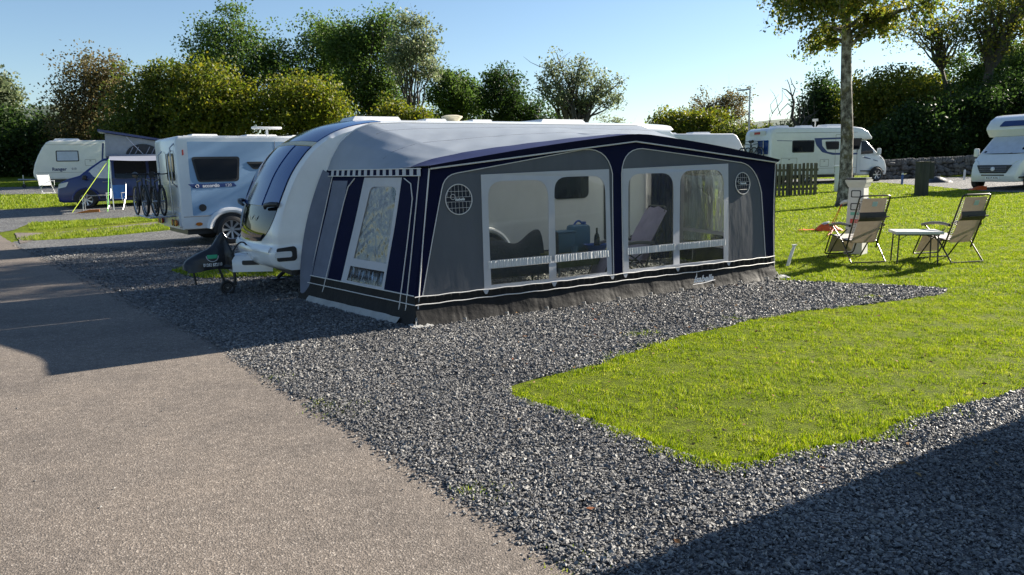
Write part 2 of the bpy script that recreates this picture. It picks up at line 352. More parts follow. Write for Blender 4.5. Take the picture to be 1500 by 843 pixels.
def rr(x0, y0, x1, y1, r, n=5, corners=(1, 1, 1, 1)):
    """rounded rectangle outline; corners = bottom-left, bottom-right, top-right, top-left"""
    out = []
    for (cx, cy, a0, on, px, py) in ((x0+r, y0+r, 180, corners[0], x0, y0), (x1-r, y0+r, 270, corners[1], x1, y0), (x1-r, y1-r, 0, corners[2], x1, y1), (x0+r, y1-r, 90, corners[3], x0, y1)):
        if on: out += [(cx+r*math.cos(R(a0+90*i/n)), cy+r*math.sin(R(a0+90*i/n))) for i in range(n+1)]
        else: out.append((px, py))
    return out
def roundpoly(pts, r, n=4):
    out = []; k = len(pts)
    for i in range(k):
        p = Vector(pts[i]).to_2d(); a = (Vector(pts[i-1]).to_2d()-p); b = (Vector(pts[(i+1) % k]).to_2d()-p)
        q = min(r, a.length*0.45, b.length*0.45); s = p+a.normalized()*q; e = p+b.normalized()*q
        out += [tuple(x) for x in bez(tuple(s), tuple(p), tuple(e), n)]
    return out
def text_mb(body, size, xf, th=0.002, bold=0.0, shear=0.0, mb=None, mi=0, align='CENTER'):
    cu = bpy.data.curves.new('lettering', 'FONT'); cu.body = body; cu.size = size; cu.align_x = align; cu.align_y = 'CENTER'; cu.offset = bold; cu.shear = shear; cu.resolution_u = 3
    o = bpy.data.objects.new('lettering', cu); COL.objects.link(o); bpy.context.view_layer.update()
    me = bpy.data.meshes.new_from_object(o.evaluated_get(bpy.context.evaluated_depsgraph_get()))
    vs = [xf(v.co.x, v.co.y, 0) for v in me.vertices]; fs = [tuple(p.vertices) for p in me.polygons]
    bpy.data.objects.remove(o); bpy.data.curves.remove(cu); bpy.data.meshes.remove(me)
    mb = mb or MB(); mb.add(vs, fs, mi); return mb
def np_mesh(name, V, Fc, m, parent=None, smooth=False):
    me = bpy.data.meshes.new(name); k = Fc.shape[1]
    me.vertices.add(len(V)); me.vertices.foreach_set('co', V.astype(np.float32).ravel())
    me.loops.add(Fc.size); me.loops.foreach_set('vertex_index', Fc.astype(np.int32).ravel())
    me.polygons.add(len(Fc)); me.polygons.foreach_set('loop_start', np.arange(0, Fc.size, k, dtype=np.int32))
    me.polygons.foreach_set('use_smooth', np.full(len(Fc), smooth))
    me.update(calc_edges=True); me.materials.append(MATS[m])
    o = bpy.data.objects.new(name, me); COL.objects.link(o)
    if parent: o.parent = parent
    return o
def shell(prof, wf, bev=0.06, seg=3):
    """closed side outline (x, z) pulled to half width wf(x, z) either side, its rim rounded -> MB"""
    bm = bmesh.new(); n = len(prof)
    a = [bm.verts.new((x, wf(x, z), z)) for x, z in prof]; b = [bm.verts.new((x, -wf(x, z), z)) for x, z in prof]
    fa = bm.faces.new(a); fb = bm.faces.new(b[::-1])
    for i in range(n): bm.faces.new((a[i], b[i], b[(i+1) % n], a[(i+1) % n]))
    bmesh.ops.recalc_face_normals(bm, faces=bm.faces)
    if bev: bmesh.ops.bevel(bm, geom=list({e for f in (fa, fb) for e in f.edges}), offset=bev, segments=seg, profile=0.5, affect='EDGES', clamp_overlap=True)
    bm.verts.index_update(); mb = MB(); mb.add([v.co.copy() for v in bm.verts], [[v.index for v in f.verts] for f in bm.faces]); bm.free(); return mb
# ------------------------------------------------------------------ ground
def inpoly(x, y, poly):
    c = np.zeros(len(x), bool); n = len(poly); j = n-1
    for i in range(n):
        xi, yi = poly[i][:2]; xj, yj = poly[j][:2]
        if yi != yj:
            c ^= ((yi > y) != (yj > y)) & (x < (xj-xi)*(y-yi)/(yj-yi)+xi)
        j = i
    return c
def rough_edge(pts, step=0.25, amp=0.05, freq=1.7):
    out = []; n = len(pts)
    for i in range(n):
        p, q = Vector(pts[i][:2]), Vector(pts[(i+1) % n][:2]); d = q-p; k = max(1, min(60, int(d.length/step)))
        nn = Vector((-d.y, d.x)).normalized() if d.length > 0 else Vector((0, 0))
        for j in range(k):
            c = p+d*(j/k); w = noise.noise(Vector((c.x*freq, c.y*freq, 3)))+0.5*noise.noise(Vector((c.x*freq*3.3, c.y*freq*3.3, 9)))
            out.append(tuple(c+nn*w*amp))
    return out
def overlay(name, poly, dz, m, res=1.5, label=None):
    bm = bmesh.new(); vs = [bm.verts.new((p[0], p[1], 0)) for p in poly]
    tr = tessellate_polygon([[Vector((p[0], p[1], 0)) for p in poly]])
    for t in tr:
        try: bm.faces.new([vs[i] for i in t])
        except ValueError: pass
    xs = [p[0] for p in poly]; ys = [p[1] for p in poly]
    for ax, lo, hi in ((0, min(xs), max(xs)), (1, min(ys), max(ys))):
        k = math.floor(lo/res)+1
        while k*res < hi:
            co = (k*res, 0, 0) if ax == 0 else (0, k*res, 0); no = (1, 0, 0) if ax == 0 else (0, 1, 0)
            bmesh.ops.bisect_plane(bm, geom=bm.verts[:]+bm.edges[:]+bm.faces[:], plane_co=co, plane_no=no); k += 1
    bmesh.ops.recalc_face_normals(bm, faces=bm.faces)
    for v in bm.verts: v.co.z = T(v.co.x, v.co.y)+dz
    for f in bm.faces:
        if f.normal.z < 0: f.normal_flip()
    me = bpy.data.meshes.new(name); bm.to_mesh(me); bm.free(); me.materials.append(MATS[m])
    o = bpy.data.objects.new(name, me); COL.objects.link(o); o['kind'] = 'structure'; return o
xs = [-1600, -700, -300, -150]+[x*1.5 for x in range(-60, 61)]+[150, 300, 700, 1600]
ys = [-400, -120, -50]+[y*1.5 for y in range(-20, 61)]+[120, 180, 320, 700, 1800]
Vg = [(x, y, T(x, y)) for y in ys for x in xs]; w = len(xs)
mb = MB(); mb.add(Vg, [(j*w+i, j*w+i+1, (j+1)*w+i+1, (j+1)*w+i) for j in range(len(ys)-1) for i in range(w-1)])
tag(mb.build('ground', 'turf', smooth=60, fix=False), None, None, kind='structure')
P = lambda l: [G(*p).to_2d() for p in l]
r0, r1, r2 = G(835, 830).to_2d(), G(340, 520).to_2d(), G(25, 360).to_2d()
rback = r0-(r1-r0)*1.6; rfar = r2+(r2-r1)*0.8
nl = Vector((-0.8, -0.6))
road = [rback, r0, G(560, 660).to_2d(), r1, G(150, 420).to_2d(), r2, rfar, rfar+nl*7, r2+nl*7, r0+nl*8, rback+nl*8]
road = rough_edge(road, 0.12, 0.05, 2.6)
overlay('road', road, 0.008, 'tarmac', 2.0)
A0 = G(610, 480); B0 = G(1133, 408); AANG = math.atan2(B0.y-A0.y, B0.x-A0.x)
MA = Matrix.Translation(A0) @ Matrix.Rotation(AANG, 4, 'Z')
def W(u, n, z=0): return MA @ Vector((u, n, z))
lawn_strip_edge = [(1138, 411), (1250, 416), (1330, 420), (1388, 424), (1384, 431), (1270, 447), (1180, 457), (1100, 470), (1020, 489), (960, 507), (880, 534), (750, 566), (752, 582), (860, 614), (960, 654), (1060, 686), (1120, 674), (1200, 658), (1290, 640), (1330, 616), (1400, 597), (1500, 572)]
gp = [p-Vector((0.22, 0.16)) for p in (rback, r0, G(560, 660).to_2d(), r1, G(150, 420).to_2d(), r2)]+P([(22, 354), (70, 352), (140, 348), (254, 337)])+[Vector((-4, 24.5)), Vector((0.5, 25)), W(6.4, 6).to_2d(), W(6.3, 2.75).to_2d()]+P(lawn_strip_edge)+[Vector((9.5, 8.7)), Vector((12, -3)), Vector((6, -5))]
gp = rough_edge(gp, 0.2, 0.07, 2.2)
overlay('gravel_pitch', gp, 0.004, 'gravel', 2.0)
vanpitch = rough_edge(P([(0, 308), (108, 303), (240, 300), (330, 302), (300, 314), (240, 316), (46, 327), (20, 338), (0, 341)])+[Vector((-19, 20.5)), Vector((-26, 29))], 0.4, 0.08)
overlay('gravel_pitch', vanpitch, 0.012, 'gravel', 1.0)
rpitch = P([(0, 275), (60, 274), (130, 272), (180, 277), (100, 284), (0, 286)])
overlay('gravel_pitch', rough_edge(rpitch, 0.4, 0.06), 0.012, 'gravel', 1.0)
fp = P([(22, 342), (75, 342), (240, 325), (240, 331), (60, 350), (30, 358)])
overlay('path', rough_edge(fp, 0.4, 0.03), 0.016, 'tarmac', 1.0)
farroad = rough_edge(P([(1130, 263), (1290, 262), (1500, 258), (1640, 256), (1640, 275), (1500, 283), (1440, 281), (1360, 273), (1290, 268), (1130, 272)]), 0.5, 0.1)
overlay('far_road', farroad, 0.014, 'gravel', 1.5)
patch = P([(252, 398), (275, 391), (330, 391), (415, 392)])+[W(3.0, 7.8).to_2d(), W(3.0, 6.6).to_2d()]+P([(430, 406), (300, 409), (262, 403)])
patch = rough_edge(patch, 0.2, 0.06); overlay('lawn_patch', patch, 0.018, 'turf', 1.5)
s1 = rough_edge(P([(40, 331), (46, 327), (234, 318), (330, 314), (330, 320), (234, 324), (48, 339)]), 0.3, 0.08)
s2 = rough_edge(P([(24, 351), (60, 344), (240, 329), (254, 336), (140, 348), (32, 354)]), 0.3, 0.06)
# hill ridge far behind and the wooded bank on the right
def hill(name, pts, depth, m):
    mb = MB()
    def fn(a, b):
        i = min(int(a*(len(pts)-1)), len(pts)-2); t = a*(len(pts)-1)-i
        t = t*t*(3-2*t); px = pts[i][0]*(1-t)+pts[i+1][0]*t; py = pts[i][1]*(1-t)+pts[i+1][1]*t
        top = D(px, py, depth); base = Vector((top.x*0.8, depth*0.72, T(0, 60)-1))
        bb = b*b*(3-2*b); p = base.lerp(top, b); p.z = base.z+(top.z-base.z)*bb; return p
    mb.grid(60, 10, fn); tag(mb.build(name, m, smooth=80, fix=False), None, None, kind='structure')
hill('far_hills', [(-400, 200), (-50, 165), (30, 160), (95, 152), (160, 170), (300, 200), (560, 205), (750, 205), (880, 195), (960, 204), (1030, 196), (1080, 182), (1130, 176), (1180, 172), (1260, 178), (1400, 190), (1700, 190)], 420, 'far_hill')
hill('wooded_bank', [(1230, 262), (1270, 225), (1330, 170), (1390, 128), (1450, 88), (1500, 62), (1600, 25), (1750, 10), (1900, 30)], 72, 'slope_soil')
# grass blades: a sheet of single blades, denser near the camera
lawn_main = [(p.x, p.y) for p in P(lawn_strip_edge[::-1])]
def blades(xy, hgt, wid):
    n = len(xy); z = Tn(xy[:, 0], xy[:, 1])
    cl = sum(np.sin(xy[:, 0]*f_*math.cos(q_)+xy[:, 1]*f_*math.sin(q_)+p_) for f_, q_, p_ in ((9, 0.3, 1), (13, 1.4, 2), (21, 2.3, 0.4), (34, 0.9, 5), (47, 2.9, 3), (5, 2.0, 4)))/2.4
    hgt = hgt*np.clip(1+0.6*cl, 0.3, 2.0); la0 = 2.2*cl
    th = RNG.uniform(0, 2*np.pi, n); h = hgt*RNG.uniform(0.5, 1.25, n); ln = h*RNG.uniform(0.1, 1.0, n); la = la0+RNG.normal(0, 1.1, n); wv = wid*RNG.uniform(0.6, 1.3, n)
    V = np.zeros((n, 3, 3)); dx, dy = np.cos(th)*wv/2, np.sin(th)*wv/2
    V[:, 0] = np.stack([xy[:, 0]-dx, xy[:, 1]-dy, z-0.004], 1); V[:, 1] = np.stack([xy[:, 0]+dx, xy[:, 1]+dy, z-0.004], 1)
    V[:, 2] = np.stack([xy[:, 0]+np.cos(la)*ln, xy[:, 1]+np.sin(la)*ln, z+h], 1)
    return V.reshape(-1, 3), np.arange(3*n).reshape(-1, 3)
def scatter(x0, y0, x1, y1, dens):
    n = int((x1-x0)*(y1-y0)*dens); return np.stack([RNG.uniform(x0, x1, n), RNG.uniform(y0, y1, n)], 1)
def frustum(xy, m=0.72, near=2.0): return (np.abs(xy[:, 0]) < m*xy[:, 1]+0.6) & (xy[:, 1] > near)
gpl = [tuple(p) for p in gp]; farl = farroad; vpl = vanpitch
sets = []
q = scatter(-0.5, 3.8, 9, 9.5, 9000); q = q[frustum(q) & ~inpoly(q[:, 0], q[:, 1], gpl) & (q[:, 0] > -0.3)]; sets.append(blades(q, 0.017, 0.006))
q = scatter(0.5, 9.5, 13, 17, 3600); q = q[frustum(q) & ~inpoly(q[:, 0], q[:, 1], gpl) & (q[:, 0] > 0.18*q[:, 1])]; sets.append(blades(q, 0.024, 0.010))
q = scatter(4, 17, 24, 27, 900); q = q[frustum(q) & ~inpoly(q[:, 0], q[:, 1], gpl) & (q[:, 0] > 0.25*q[:, 1])]; sets.append(blades(q, 0.03, 0.02))
q = scatter(6, 27, 34, 44, 300); q = q[frustum(q) & ~inpoly(q[:, 0], q[:, 1], farl)]; sets.append(blades(q, 0.035, 0.03))
for pl, dn, hh in ((patch, 3000, 0.04), (s1, 900, 0.06), (s2, 900, 0.06)):
    a = np.array(pl); q = scatter(a[:, 0].min(), a[:, 1].min(), a[:, 0].max(), a[:, 1].max(), dn); q = q[frustum(q) & inpoly(q[:, 0], q[:, 1], pl)]; V, Fq = blades(q, hh, 0.018); V[:, 2] += 0.012; sets.append((V, Fq))
s3 = P([(0, 286), (82, 285), (112, 302), (0, 307)]); s4 = P([(0, 268), (57, 268), (60, 273), (0, 275)])
for pl in (s3, s4):
    a = np.array(pl); q = scatter(a[:, 0].min(), a[:, 1].min(), a[:, 0].max(), a[:, 1].max(), 260); q = q[inpoly(q[:, 0], q[:, 1], pl)]; sets.append(blades(q, 0.07, 0.035))
# tufts that creep over the gravel edge
tuf = []
for (px, py, n_) in ((410, 556, 16), (480, 597, 60), (505, 607, 40), (703, 724, 40), (838, 826, 25), (880, 540, 120), (860, 545, 60), (935, 492, 60), (960, 488, 60), (1070, 470, 60), (1150, 468, 90), (1280, 436, 60)):
    c = G(px, py); tuf.append(np.stack([RNG.normal(c.x, 0.09, n_*3), RNG.normal(c.y, 0.07, n_*3)], 1))
ed = np.array([(p.x, p.y) for p in P([(752, 575), (800, 592), (860, 614), (910, 634), (960, 654), (1010, 670), (1060, 686), (1120, 674), (1200, 658), (1290, 640), (1330, 616), (1400, 597), (1500, 572), (880, 534), (960, 507), (1100, 470), (1270, 447)])])
for i_ in range(len(ed)-1):
    if i_ in (11, 12): continue
    for t_ in np.linspace(0, 1, 9)[:-1]: tuf.append(RNG.normal(ed[i_]*(1-t_)+ed[i_+1]*t_, 0.035+0.04*random.random(), (random.randint(20, 130), 2)))
V, Fq = blades(np.concatenate(tuf), 0.020, 0.007); V[:, 2] += 0.008; sets.append((V, Fq))
V = np.concatenate([s[0] for s in sets]); o_ = 0; Fs = []
for v_, f_ in sets: Fs.append(f_+o_); o_ += len(v_)
tag(np_mesh('grass', V, np.concatenate(Fs), 'grass_blades'), 'short bright green grass on the lawns', None, kind='stuff')
# loose slate chippings over the gravel
def stones(xy, size, dz=0.012):
    n = len(xy); z = Tn(xy[:, 0], xy[:, 1])+dz
    base = np.array([(1, 0, 0), (-1, 0, 0), (0, 1, 0), (0, -1, 0), (0, 0, 1), (0, 0, -1)], float)
    V = base[None]*RNG.uniform(0.55, 1.35, (n, 6, 1))+RNG.normal(0, 0.22, (n, 6, 3))
    V *= np.stack([RNG.uniform(0.7, 1.4, n), RNG.uniform(0.6, 1.1, n), RNG.uniform(0.35, 0.75, n)], 1)[:, None, :]*(size*np.clip(RNG.lognormal(-0.1, 0.38, n), 0.4, 2.2))[:, None, None]
    a = RNG.uniform(0, 2*np.pi, n); ca, sa = np.cos(a)[:, None], np.sin(a)[:, None]; tl = RNG.normal(0, 0.5, n)[:, None]
    x, y, zz = V[:, :, 0], V[:, :, 1], V[:, :, 2]; y, zz = y*np.cos(tl)-zz*np.sin(tl), y*np.sin(tl)+zz*np.cos(tl); x, y = x*ca-y*sa, x*sa+y*ca
    V = np.stack([x+xy[:, :1], y+xy[:, 1:2], zz+z[:, None]+RNG.uniform(0, 0.008, n)[:, None]], 2)
    f = np.array([(0, 2, 4), (2, 1, 4), (1, 3, 4), (3, 0, 4), (2, 0, 5), (1, 2, 5), (3, 1, 5), (0, 3, 5)])
    return V.reshape(-1, 3), (f[None]+6*np.arange(n)[:, None, None]).reshape(-1, 3)
roadl = [tuple(p) for p in road]
ss = []
q = scatter(-3, 2.2, 6, 6.2, 6200); q = q[frustum(q, near=1.8) & inpoly(q[:, 0], q[:, 1], gpl) & ~inpoly(q[:, 0], q[:, 1], roadl)]; ss.append(stones(q, 0.0090))
q = scatter(-6, 6.2, 8, 10.5, 3400); q = q[frustum(q) & inpoly(q[:, 0], q[:, 1], gpl) & ~inpoly(q[:, 0], q[:, 1], roadl)]; ss.append(stones(q, 0.0112))
q = scatter(-12, 10.5, 8, 18, 600); q = q[frustum(q) & inpoly(q[:, 0], q[:, 1], gpl) & ~inpoly(q[:, 0], q[:, 1], roadl)]; ss.append(stones(q, 0.016))
# strays kicked out onto the tarmac
rl = []
for a_, b_ in ((r0, r1), (r1, r2)):
    for _ in range(1800):
        t = random.random(); c = a_.lerp(b_, t)+nl*abs(random.gauss(0, 0.05)); rl.append((c.x, c.y))
for _ in range(60): rl.append((random.uniform(-4, 0.5), random.uniform(2.4, 6)))
ss.append(stones(np.array(rl), 0.008, 0.007))
V = np.concatenate([s[0] for s in ss]); o_ = 0; Fs = []
for v_, f_ in ss: Fs.append(f_+o_); o_ += len(v_)
tag(np_mesh('gravel_stones', V, np.concatenate(Fs), 'stone_chips'), 'loose dark slate chippings covering the pitch', None, kind='stuff')
# fallen leaves
q = np.concatenate([scatter(-0.2, 4, 6, 12, 9.0), scatter(-1, 2.6, 5, 8, 1.0), scatter(6, 12, 14, 26, 0.6)]); q = q[frustum(q)]
n = len(q); V = np.zeros((n, 4, 3)); a = RNG.uniform(0, 2*np.pi, n); s_ = RNG.uniform(0.010, 0.026, n); z = Tn(q[:, 0], q[:, 1])+RNG.uniform(0.018, 0.034, n)
for k, (da, rr_) in enumerate(((0, 1), (1.57, 0.55), (3.14, 1), (4.71, 0.55))):
    V[:, k] = np.stack([q[:, 0]+np.cos(a+da)*s_*rr_, q[:, 1]+np.sin(a+da)*s_*rr_, z+RNG.uniform(-0.006, 0.012, n)], 1)
tag(np_mesh('fallen_leaves', V.reshape(-1, 3), np.arange(4*n).reshape(-1, 4), 'fallen_leaf'), 'small brown autumn leaves scattered over the lawn', None, kind='stuff')
# ------------------------------------------------------------------ the awning (frame: u along its front, n towards the caravan, z up)
aw = thing('caravan_awning', 'large grey and navy fabric awning with clear windows on the side of the white caravan', 'awning', W(2.9, 1.4), AANG, off=(2.9, 1.4, 0))
def FW(u, z, off=0.0): return Vector((u, 0.07*z-off+0.012*math.sin(u*2.1+z*1.3), z))
def arc(c, r, a0, a1, n=6): return [(c[0]+r[0]*math.cos(R(a0+(a1-a0)*i/n)), c[1]+r[1]*math.sin(R(a0+(a1-a0)*i/n))) for i in range(n+1)]
def opendens(l, step=0.18):
    out = []
    for i in range(len(l)-1):
        a, b = Vector(l[i]).to_2d(), Vector(l[i+1]).to_2d(); k = max(1, int((b-a).length/step)); out += [tuple(a.lerp(b, j/k)) for j in range(k)]
    return out+[l[-1]]
def dens(l, step=0.18):
    out = []; n = len(l)
    for i in range(n):
        a, b = Vector(l[i]).to_2d(), Vector(l[(i+1) % n]).to_2d(); k = max(1, int((b-a).length/step)); out += [tuple(a.lerp(b, j/k)) for j in range(k)]
    return out
EL, AP, ER = (0.285, 1.74), (3.22, 2.03), (5.92, 1.72)
lp = [(0.10, 0.33), (0.42, 1.50)]+bez((0.42, 1.50), (0.455, 1.66), (0.62, 1.68), 5)[1:]+[(2.40, 1.93)]+bez((2.40, 1.93), (2.80, 1.96), (2.85, 1.62), 7)[1:]+[(2.79, 0.33)]
rp = [(2.95, 0.33), (3.0, 1.62)]+bez((3.0, 1.62), (3.03, 1.94), (3.36, 1.935), 7)[1:]+[(5.2, 1.725)]+bez((5.2, 1.725), (5.52, 1.67), (5.60, 1.28), 8)[1:]+[(5.64, 0.33)]
outer = [(0.0, 0.33), (0.285, 1.74), (1.75, 1.895), (3.22, 2.035), (4.6, 1.885), (5.92, 1.725), (5.86, 1.0), (5.82, 0.33)]
fL = [(0.89, 0.33), (0.925, 1.655), (1.85, 1.672), (2.80, 1.68), (2.765, 0.33)]
fR = [(2.965, 0.33), (3.015, 1.68), (3.95, 1.70), (4.925, 1.715), (4.86, 0.33)]
def win(x0, x1, x0t, x1t, top, r):
    """tall opening with rounded upper corners, sides leaning from x0..x1 at the sill to x0t..x1t at the top"""
    return [(x0, 0.66), (x1, 0.66), (x1t, top-r)]+bez((x1t, top-r), (x1t, top), (x1t-r, top), 5)[1:]+[(x0t+r, top)]+bez((x0t+r, top), (x0t, top), (x0t, top-r), 5)[1:]
wins = [win(0.985, 1.80, 1.0, 1.835, 1.575, 0.20), win(1.90, 2.70, 1.93, 2.725, 1.60, 0.20), win(3.06, 3.84, 3.10, 3.87, 1.61, 0.20), win(3.95, 4.78, 3.99, 4.82, 1.635, 0.20)]
lows = [[(0.985, 0.375), (1.79, 0.375), (1.795, 0.565), (0.985, 0.565)], [(1.895, 0.375), (2.69, 0.375), (2.695, 0.565), (1.90, 0.565)], [(3.055, 0.375), (3.835, 0.375), (3.84, 0.565), (3.06, 0.565)], [(3.945, 0.375), (4.77, 0.375), (4.775, 0.565), (3.95, 0.565)]]
m = MB(); m.plate(dens(outer), [dens(lp), dens(rp)], FW, 0.006); m.build('front_wall', 'awning_navy', aw)
for pl, fr in ((lp, fL), (rp, fR)):
    m = MB(); m.plate(dens(pl), [dens(fr)], lambda a, b, o: FW(a, b, o-0.004), 0.004); m.build('wall_panel', 'awning_grey', aw)
for fr, idx in ((fL, (0, 1)), (fR, (2, 3))):
    m = MB(); m.plate(dens(fr), [w_ for i in idx for w_ in (wins[i], lows[i])], lambda a, b, o: FW(a, b, o+0.002), 0.005)
    f_ = m.build('window_frame', 'awning_frame', aw)
    for i in idx:
        m = MB(); m.plate([(a+(0.01 if a > sum(p[0] for p in wins[i])/len(wins[i]) else -0.01), b) for a, b in wins[i]], [], lambda a, b, o: FW(a, b, o-0.008), 0.0006); m.plate(lows[i], [], lambda a, b, o: FW(a, b, o-0.008), 0.0006)
        m.build('window_film', 'clear_film', f_)
        x0, x1 = lows[i][3][0]-0.03, lows[i][2][0]+0.03
        m = MB(); nn = 150
        m.grid(nn, 3, lambda a, b: FW(x0+(x1-x0)*a, 0.572+0.082*b, 0.010+0.0022*math.sin(a*nn*0.9+3*noise.noise(Vector((a*9, 0, i)))*2)))
        m.build('pleated_strip', 'pleat', f_, smooth=70)
# hem of the front: gathered band, mud skirt and ground pegs
def skirt(fn, L, seed, nx=160):
    pegs = [i*0.55/L for i in range(1, int(L/0.55)+1)]
    def off(a, b):
        f = min(abs(a-p) for p in pegs)*L; fold = math.exp(-(f/0.09)**2)
        return 0.08*(1-b)**1.6+0.009*noise.noise(Vector((a*L*2.2, b*2.0, seed)))+0.006*noise.noise(Vector((a*L*5, b*3.5+a*4, seed+5)))+fold*(1-b)*0.005*math.sin(f*60)-0.010*fold*(1-b)
    m = MB(); m.grid(nx, 7, lambda a, b: fn(a, 0.012+0.235*b+0.012*(1-b)*noise.noise(Vector((a*L*1.4, 7, seed))), 0.006+off(a, b))); return m, pegs
fu = lambda a: 0.0+5.82*a
m, pg = skirt(lambda a, z, o: FW(fu(a), z, o), 5.82, 1, 330); sk = m.build('mud_skirt', 'mud_skirt', aw, smooth=80)
m = MB(); m.grid(420, 2, lambda a, b: FW(fu(a), 0.245+0.09*b, 0.010+0.006*math.sin(a*420*0.85+2*noise.noise(Vector((a*30, 1, 2))))))
m.build('gathered_band', 'mud_skirt', aw, smooth=70)
m = MB()
for z in (0.335, 0.245): m.tube([FW(fu(i/60), z+0.004*math.sin(i*1.7), 0.018) for i in range(61)], 0.0065, 5)
for l in (lp, rp): m.tube([FW(a, b, 0.004) for a, b in opendens(l)], 0.006, 5)
m.tube([FW(EL[0]+(AP[0]-EL[0])*i/16, EL[1]-0.005+(AP[1]-EL[1])*i/16, 0.036) for i in range(17)]+[FW(AP[0]+(ER[0]-AP[0])*i/16, AP[1]-0.005+(ER[1]-AP[1])*i/16, 0.036) for i in range(1, 17)], 0.010, 6)
m.tube([FW(0.0+0.285*t, 1.74*t, 0.006) for t in [i/12 for i in range(13)]], 0.008, 6)
m.tube([FW(5.82+0.10*t**2, 1.72*t, 0.006) for t in [i/12 for i in range(13)]], 0.007, 6)
m.build('piping', 'piping', aw)
for px, z0 in ((0.90, 0.31), (1.845, 0.31), (2.755, 0.31), (2.975, 0.31), (3.895, 0.31), (4.85, 0.31)):
    m = MB(); m.plate([(px-0.045, z0+0.03), (px+0.045, z0+0.03), (px+0.012, z0-0.03), (px-0.012, z0-0.03)], [], lambda a, b, o: FW(a, b, o+0.022), 0.004); m.build('corner_tab', 'awning_frame', aw)
# round vents with their printed grid
for (cu_, cz, rad) in ((0.625, 1.385, 0.165), (5.205, 1.43, 0.15)):
    m = MB(); m.plate(arc((cu_, cz), (rad, rad*1.03), 0, 360, 32)[:-1], [], lambda a, b, o: FW(a, b, o+0.003), 0.002); vt = m.build('vent', 'vent_mesh', aw)
    m = MB(); m.tube([FW(cu_+rad*math.cos(t), cz+rad*1.03*math.sin(t), 0.006) for t in np.linspace(0, 2*math.pi, 37)[:-1]], 0.006, 5, closed=True)
    for k in range(-3, 4):
        x = k*rad/3.6; h = math.sqrt(rad*rad-x*x)
        for s0, s1 in ((0.16, 1), (-1, -0.16)):
            if s1*h > s0*rad*0.9 or True: m.tube([FW(cu_+x, cz+max(-h, min(h, s0*rad if s0 > 0 else s0*h)), 0.005), FW(cu_+x, cz+max(-h, min(h, s1*h if s1 > 0 else s1*rad)), 0.005)], 0.0016, 4)
    for yv in (0.55, 0.16, -0.16, -0.58):
        hh = math.sqrt(1-yv*yv)*rad; m.tube([FW(cu_-hh, cz+yv*rad, 0.006), FW(cu_+hh, cz+yv*rad, 0.006)], 0.002, 4)
    m.tube([FW(cu_-rad*0.45+0.03*math.cos(t), cz+0.03+0.03*math.sin(t), 0.007) for t in np.linspace(0, 2*math.pi, 13)[:-1]], 0.003, 4, closed=True)
    m.build('vent_grid', 'piping', vt)
    text_mb('Isabella', 0.042, lambda x, y, o: FW(cu_+0.01+x, cz+y, 0.006), shear=0.4, bold=0.001).build('lettering', 'print_white', vt, smooth=0, fix=False)
t_ = text_mb('Isabella', 0.125, lambda x, y, o: FW(4.30+x, 0.145+y, 0.075), shear=0.45, bold=0.004)
t_.plate([(4.17, 0.185), (4.19, 0.185), (4.184, 0.25)], [], lambda a, b, o: FW(a, b, 0.075+o), 0.001)
t_.tube([FW(4.10, 0.085, 0.085), FW(4.3, 0.09, 0.085), FW(4.52, 0.115, 0.08)], 0.004, 4)
t_.build('lettering', 'print_white', sk, smooth=0, fix=False)
# roof sheet: from the front edge back to the caravan's awning rail
RB = [(0.0, -0.06, 1.70), (0.02, 0.02, 1.90), (0.05, 0.17, 2.13), (0.085, 0.36, 2.27), (0.12, 0.60, 2.365), (0.2, 1.1, 2.385), (0.88, 5.5, 2.385), (0.93, 6.0, 2.25), (1.0, 6.35, 1.70)]
def Rback(s):
    for i in range(len(RB)-1):
        if s <= RB[i+1][0]:
            t = (s-RB[i][0])/(RB[i+1][0]-RB[i][0]); return Vector((RB[i][1]+(RB[i+1][1]-RB[i][1])*t, 2.71, RB[i][2]+(RB[i+1][2]-RB[i][2])*t))
    return Vector((6.35, 2.71, 1.70))
def Rfront(s):
    u = 0.27+5.66*s
    if u < 3.22: t = (u-0.27)/2.95; z = 1.765+(2.125-1.765)*(t+0.06*math.sin(math.pi*t))
    else: t = (u-3.22)/2.71; z = 2.125+(1.75-2.125)*(t-0.08*math.sin(math.pi*t))
    dz = abs(u-3.22); z -= 0.012*math.exp(-(dz/0.12)**2)
    return Vector((u, 0.085, z))
def roof(s, t, lift=0.0):
    p = Rfront(s).lerp(Rback(s), t); edge = math.sin(math.pi*min(1, max(0, t)))*min(1, s*12)*min(1, (1-s)*12)
    sag = -0.05*edge+0.03*edge*noise.noise(Vector((s*6-t*1.5, t*2.2, 1)))+0.010*edge*noise.noise(Vector((s*20-t*7, t*3.5, 4)))
    p.z += sag+lift; return p
m = MB(); m.grid(150, 60, lambda a, b: roof(a, b)); m.build('roof', 'awning_roof', aw, smooth=80)
m = MB(); m.grid(150, 5, lambda a, b: roof(a, -0.012+0.165*b, 0.006)); m.build('roof_border', 'awning_navy_sunlit', aw, smooth=80)
def fasc(a, b):
    top = Rfront(a)+Vector((0, -0.035, 0.006)); zb = 1.735+(0.29 if False else 0)
    u = top.x; zb = 1.738+(2.03-1.738)*(u-0.285)/2.935 if u < 3.22 else 2.03+(1.715-2.03)*(u-3.22)/2.7
    bot = FW(u, zb, 0.032); return top.lerp(bot, b)
m = MB(); m.grid(150, 3, fasc); m.build('fascia', 'awning_navy', aw, smooth=80)
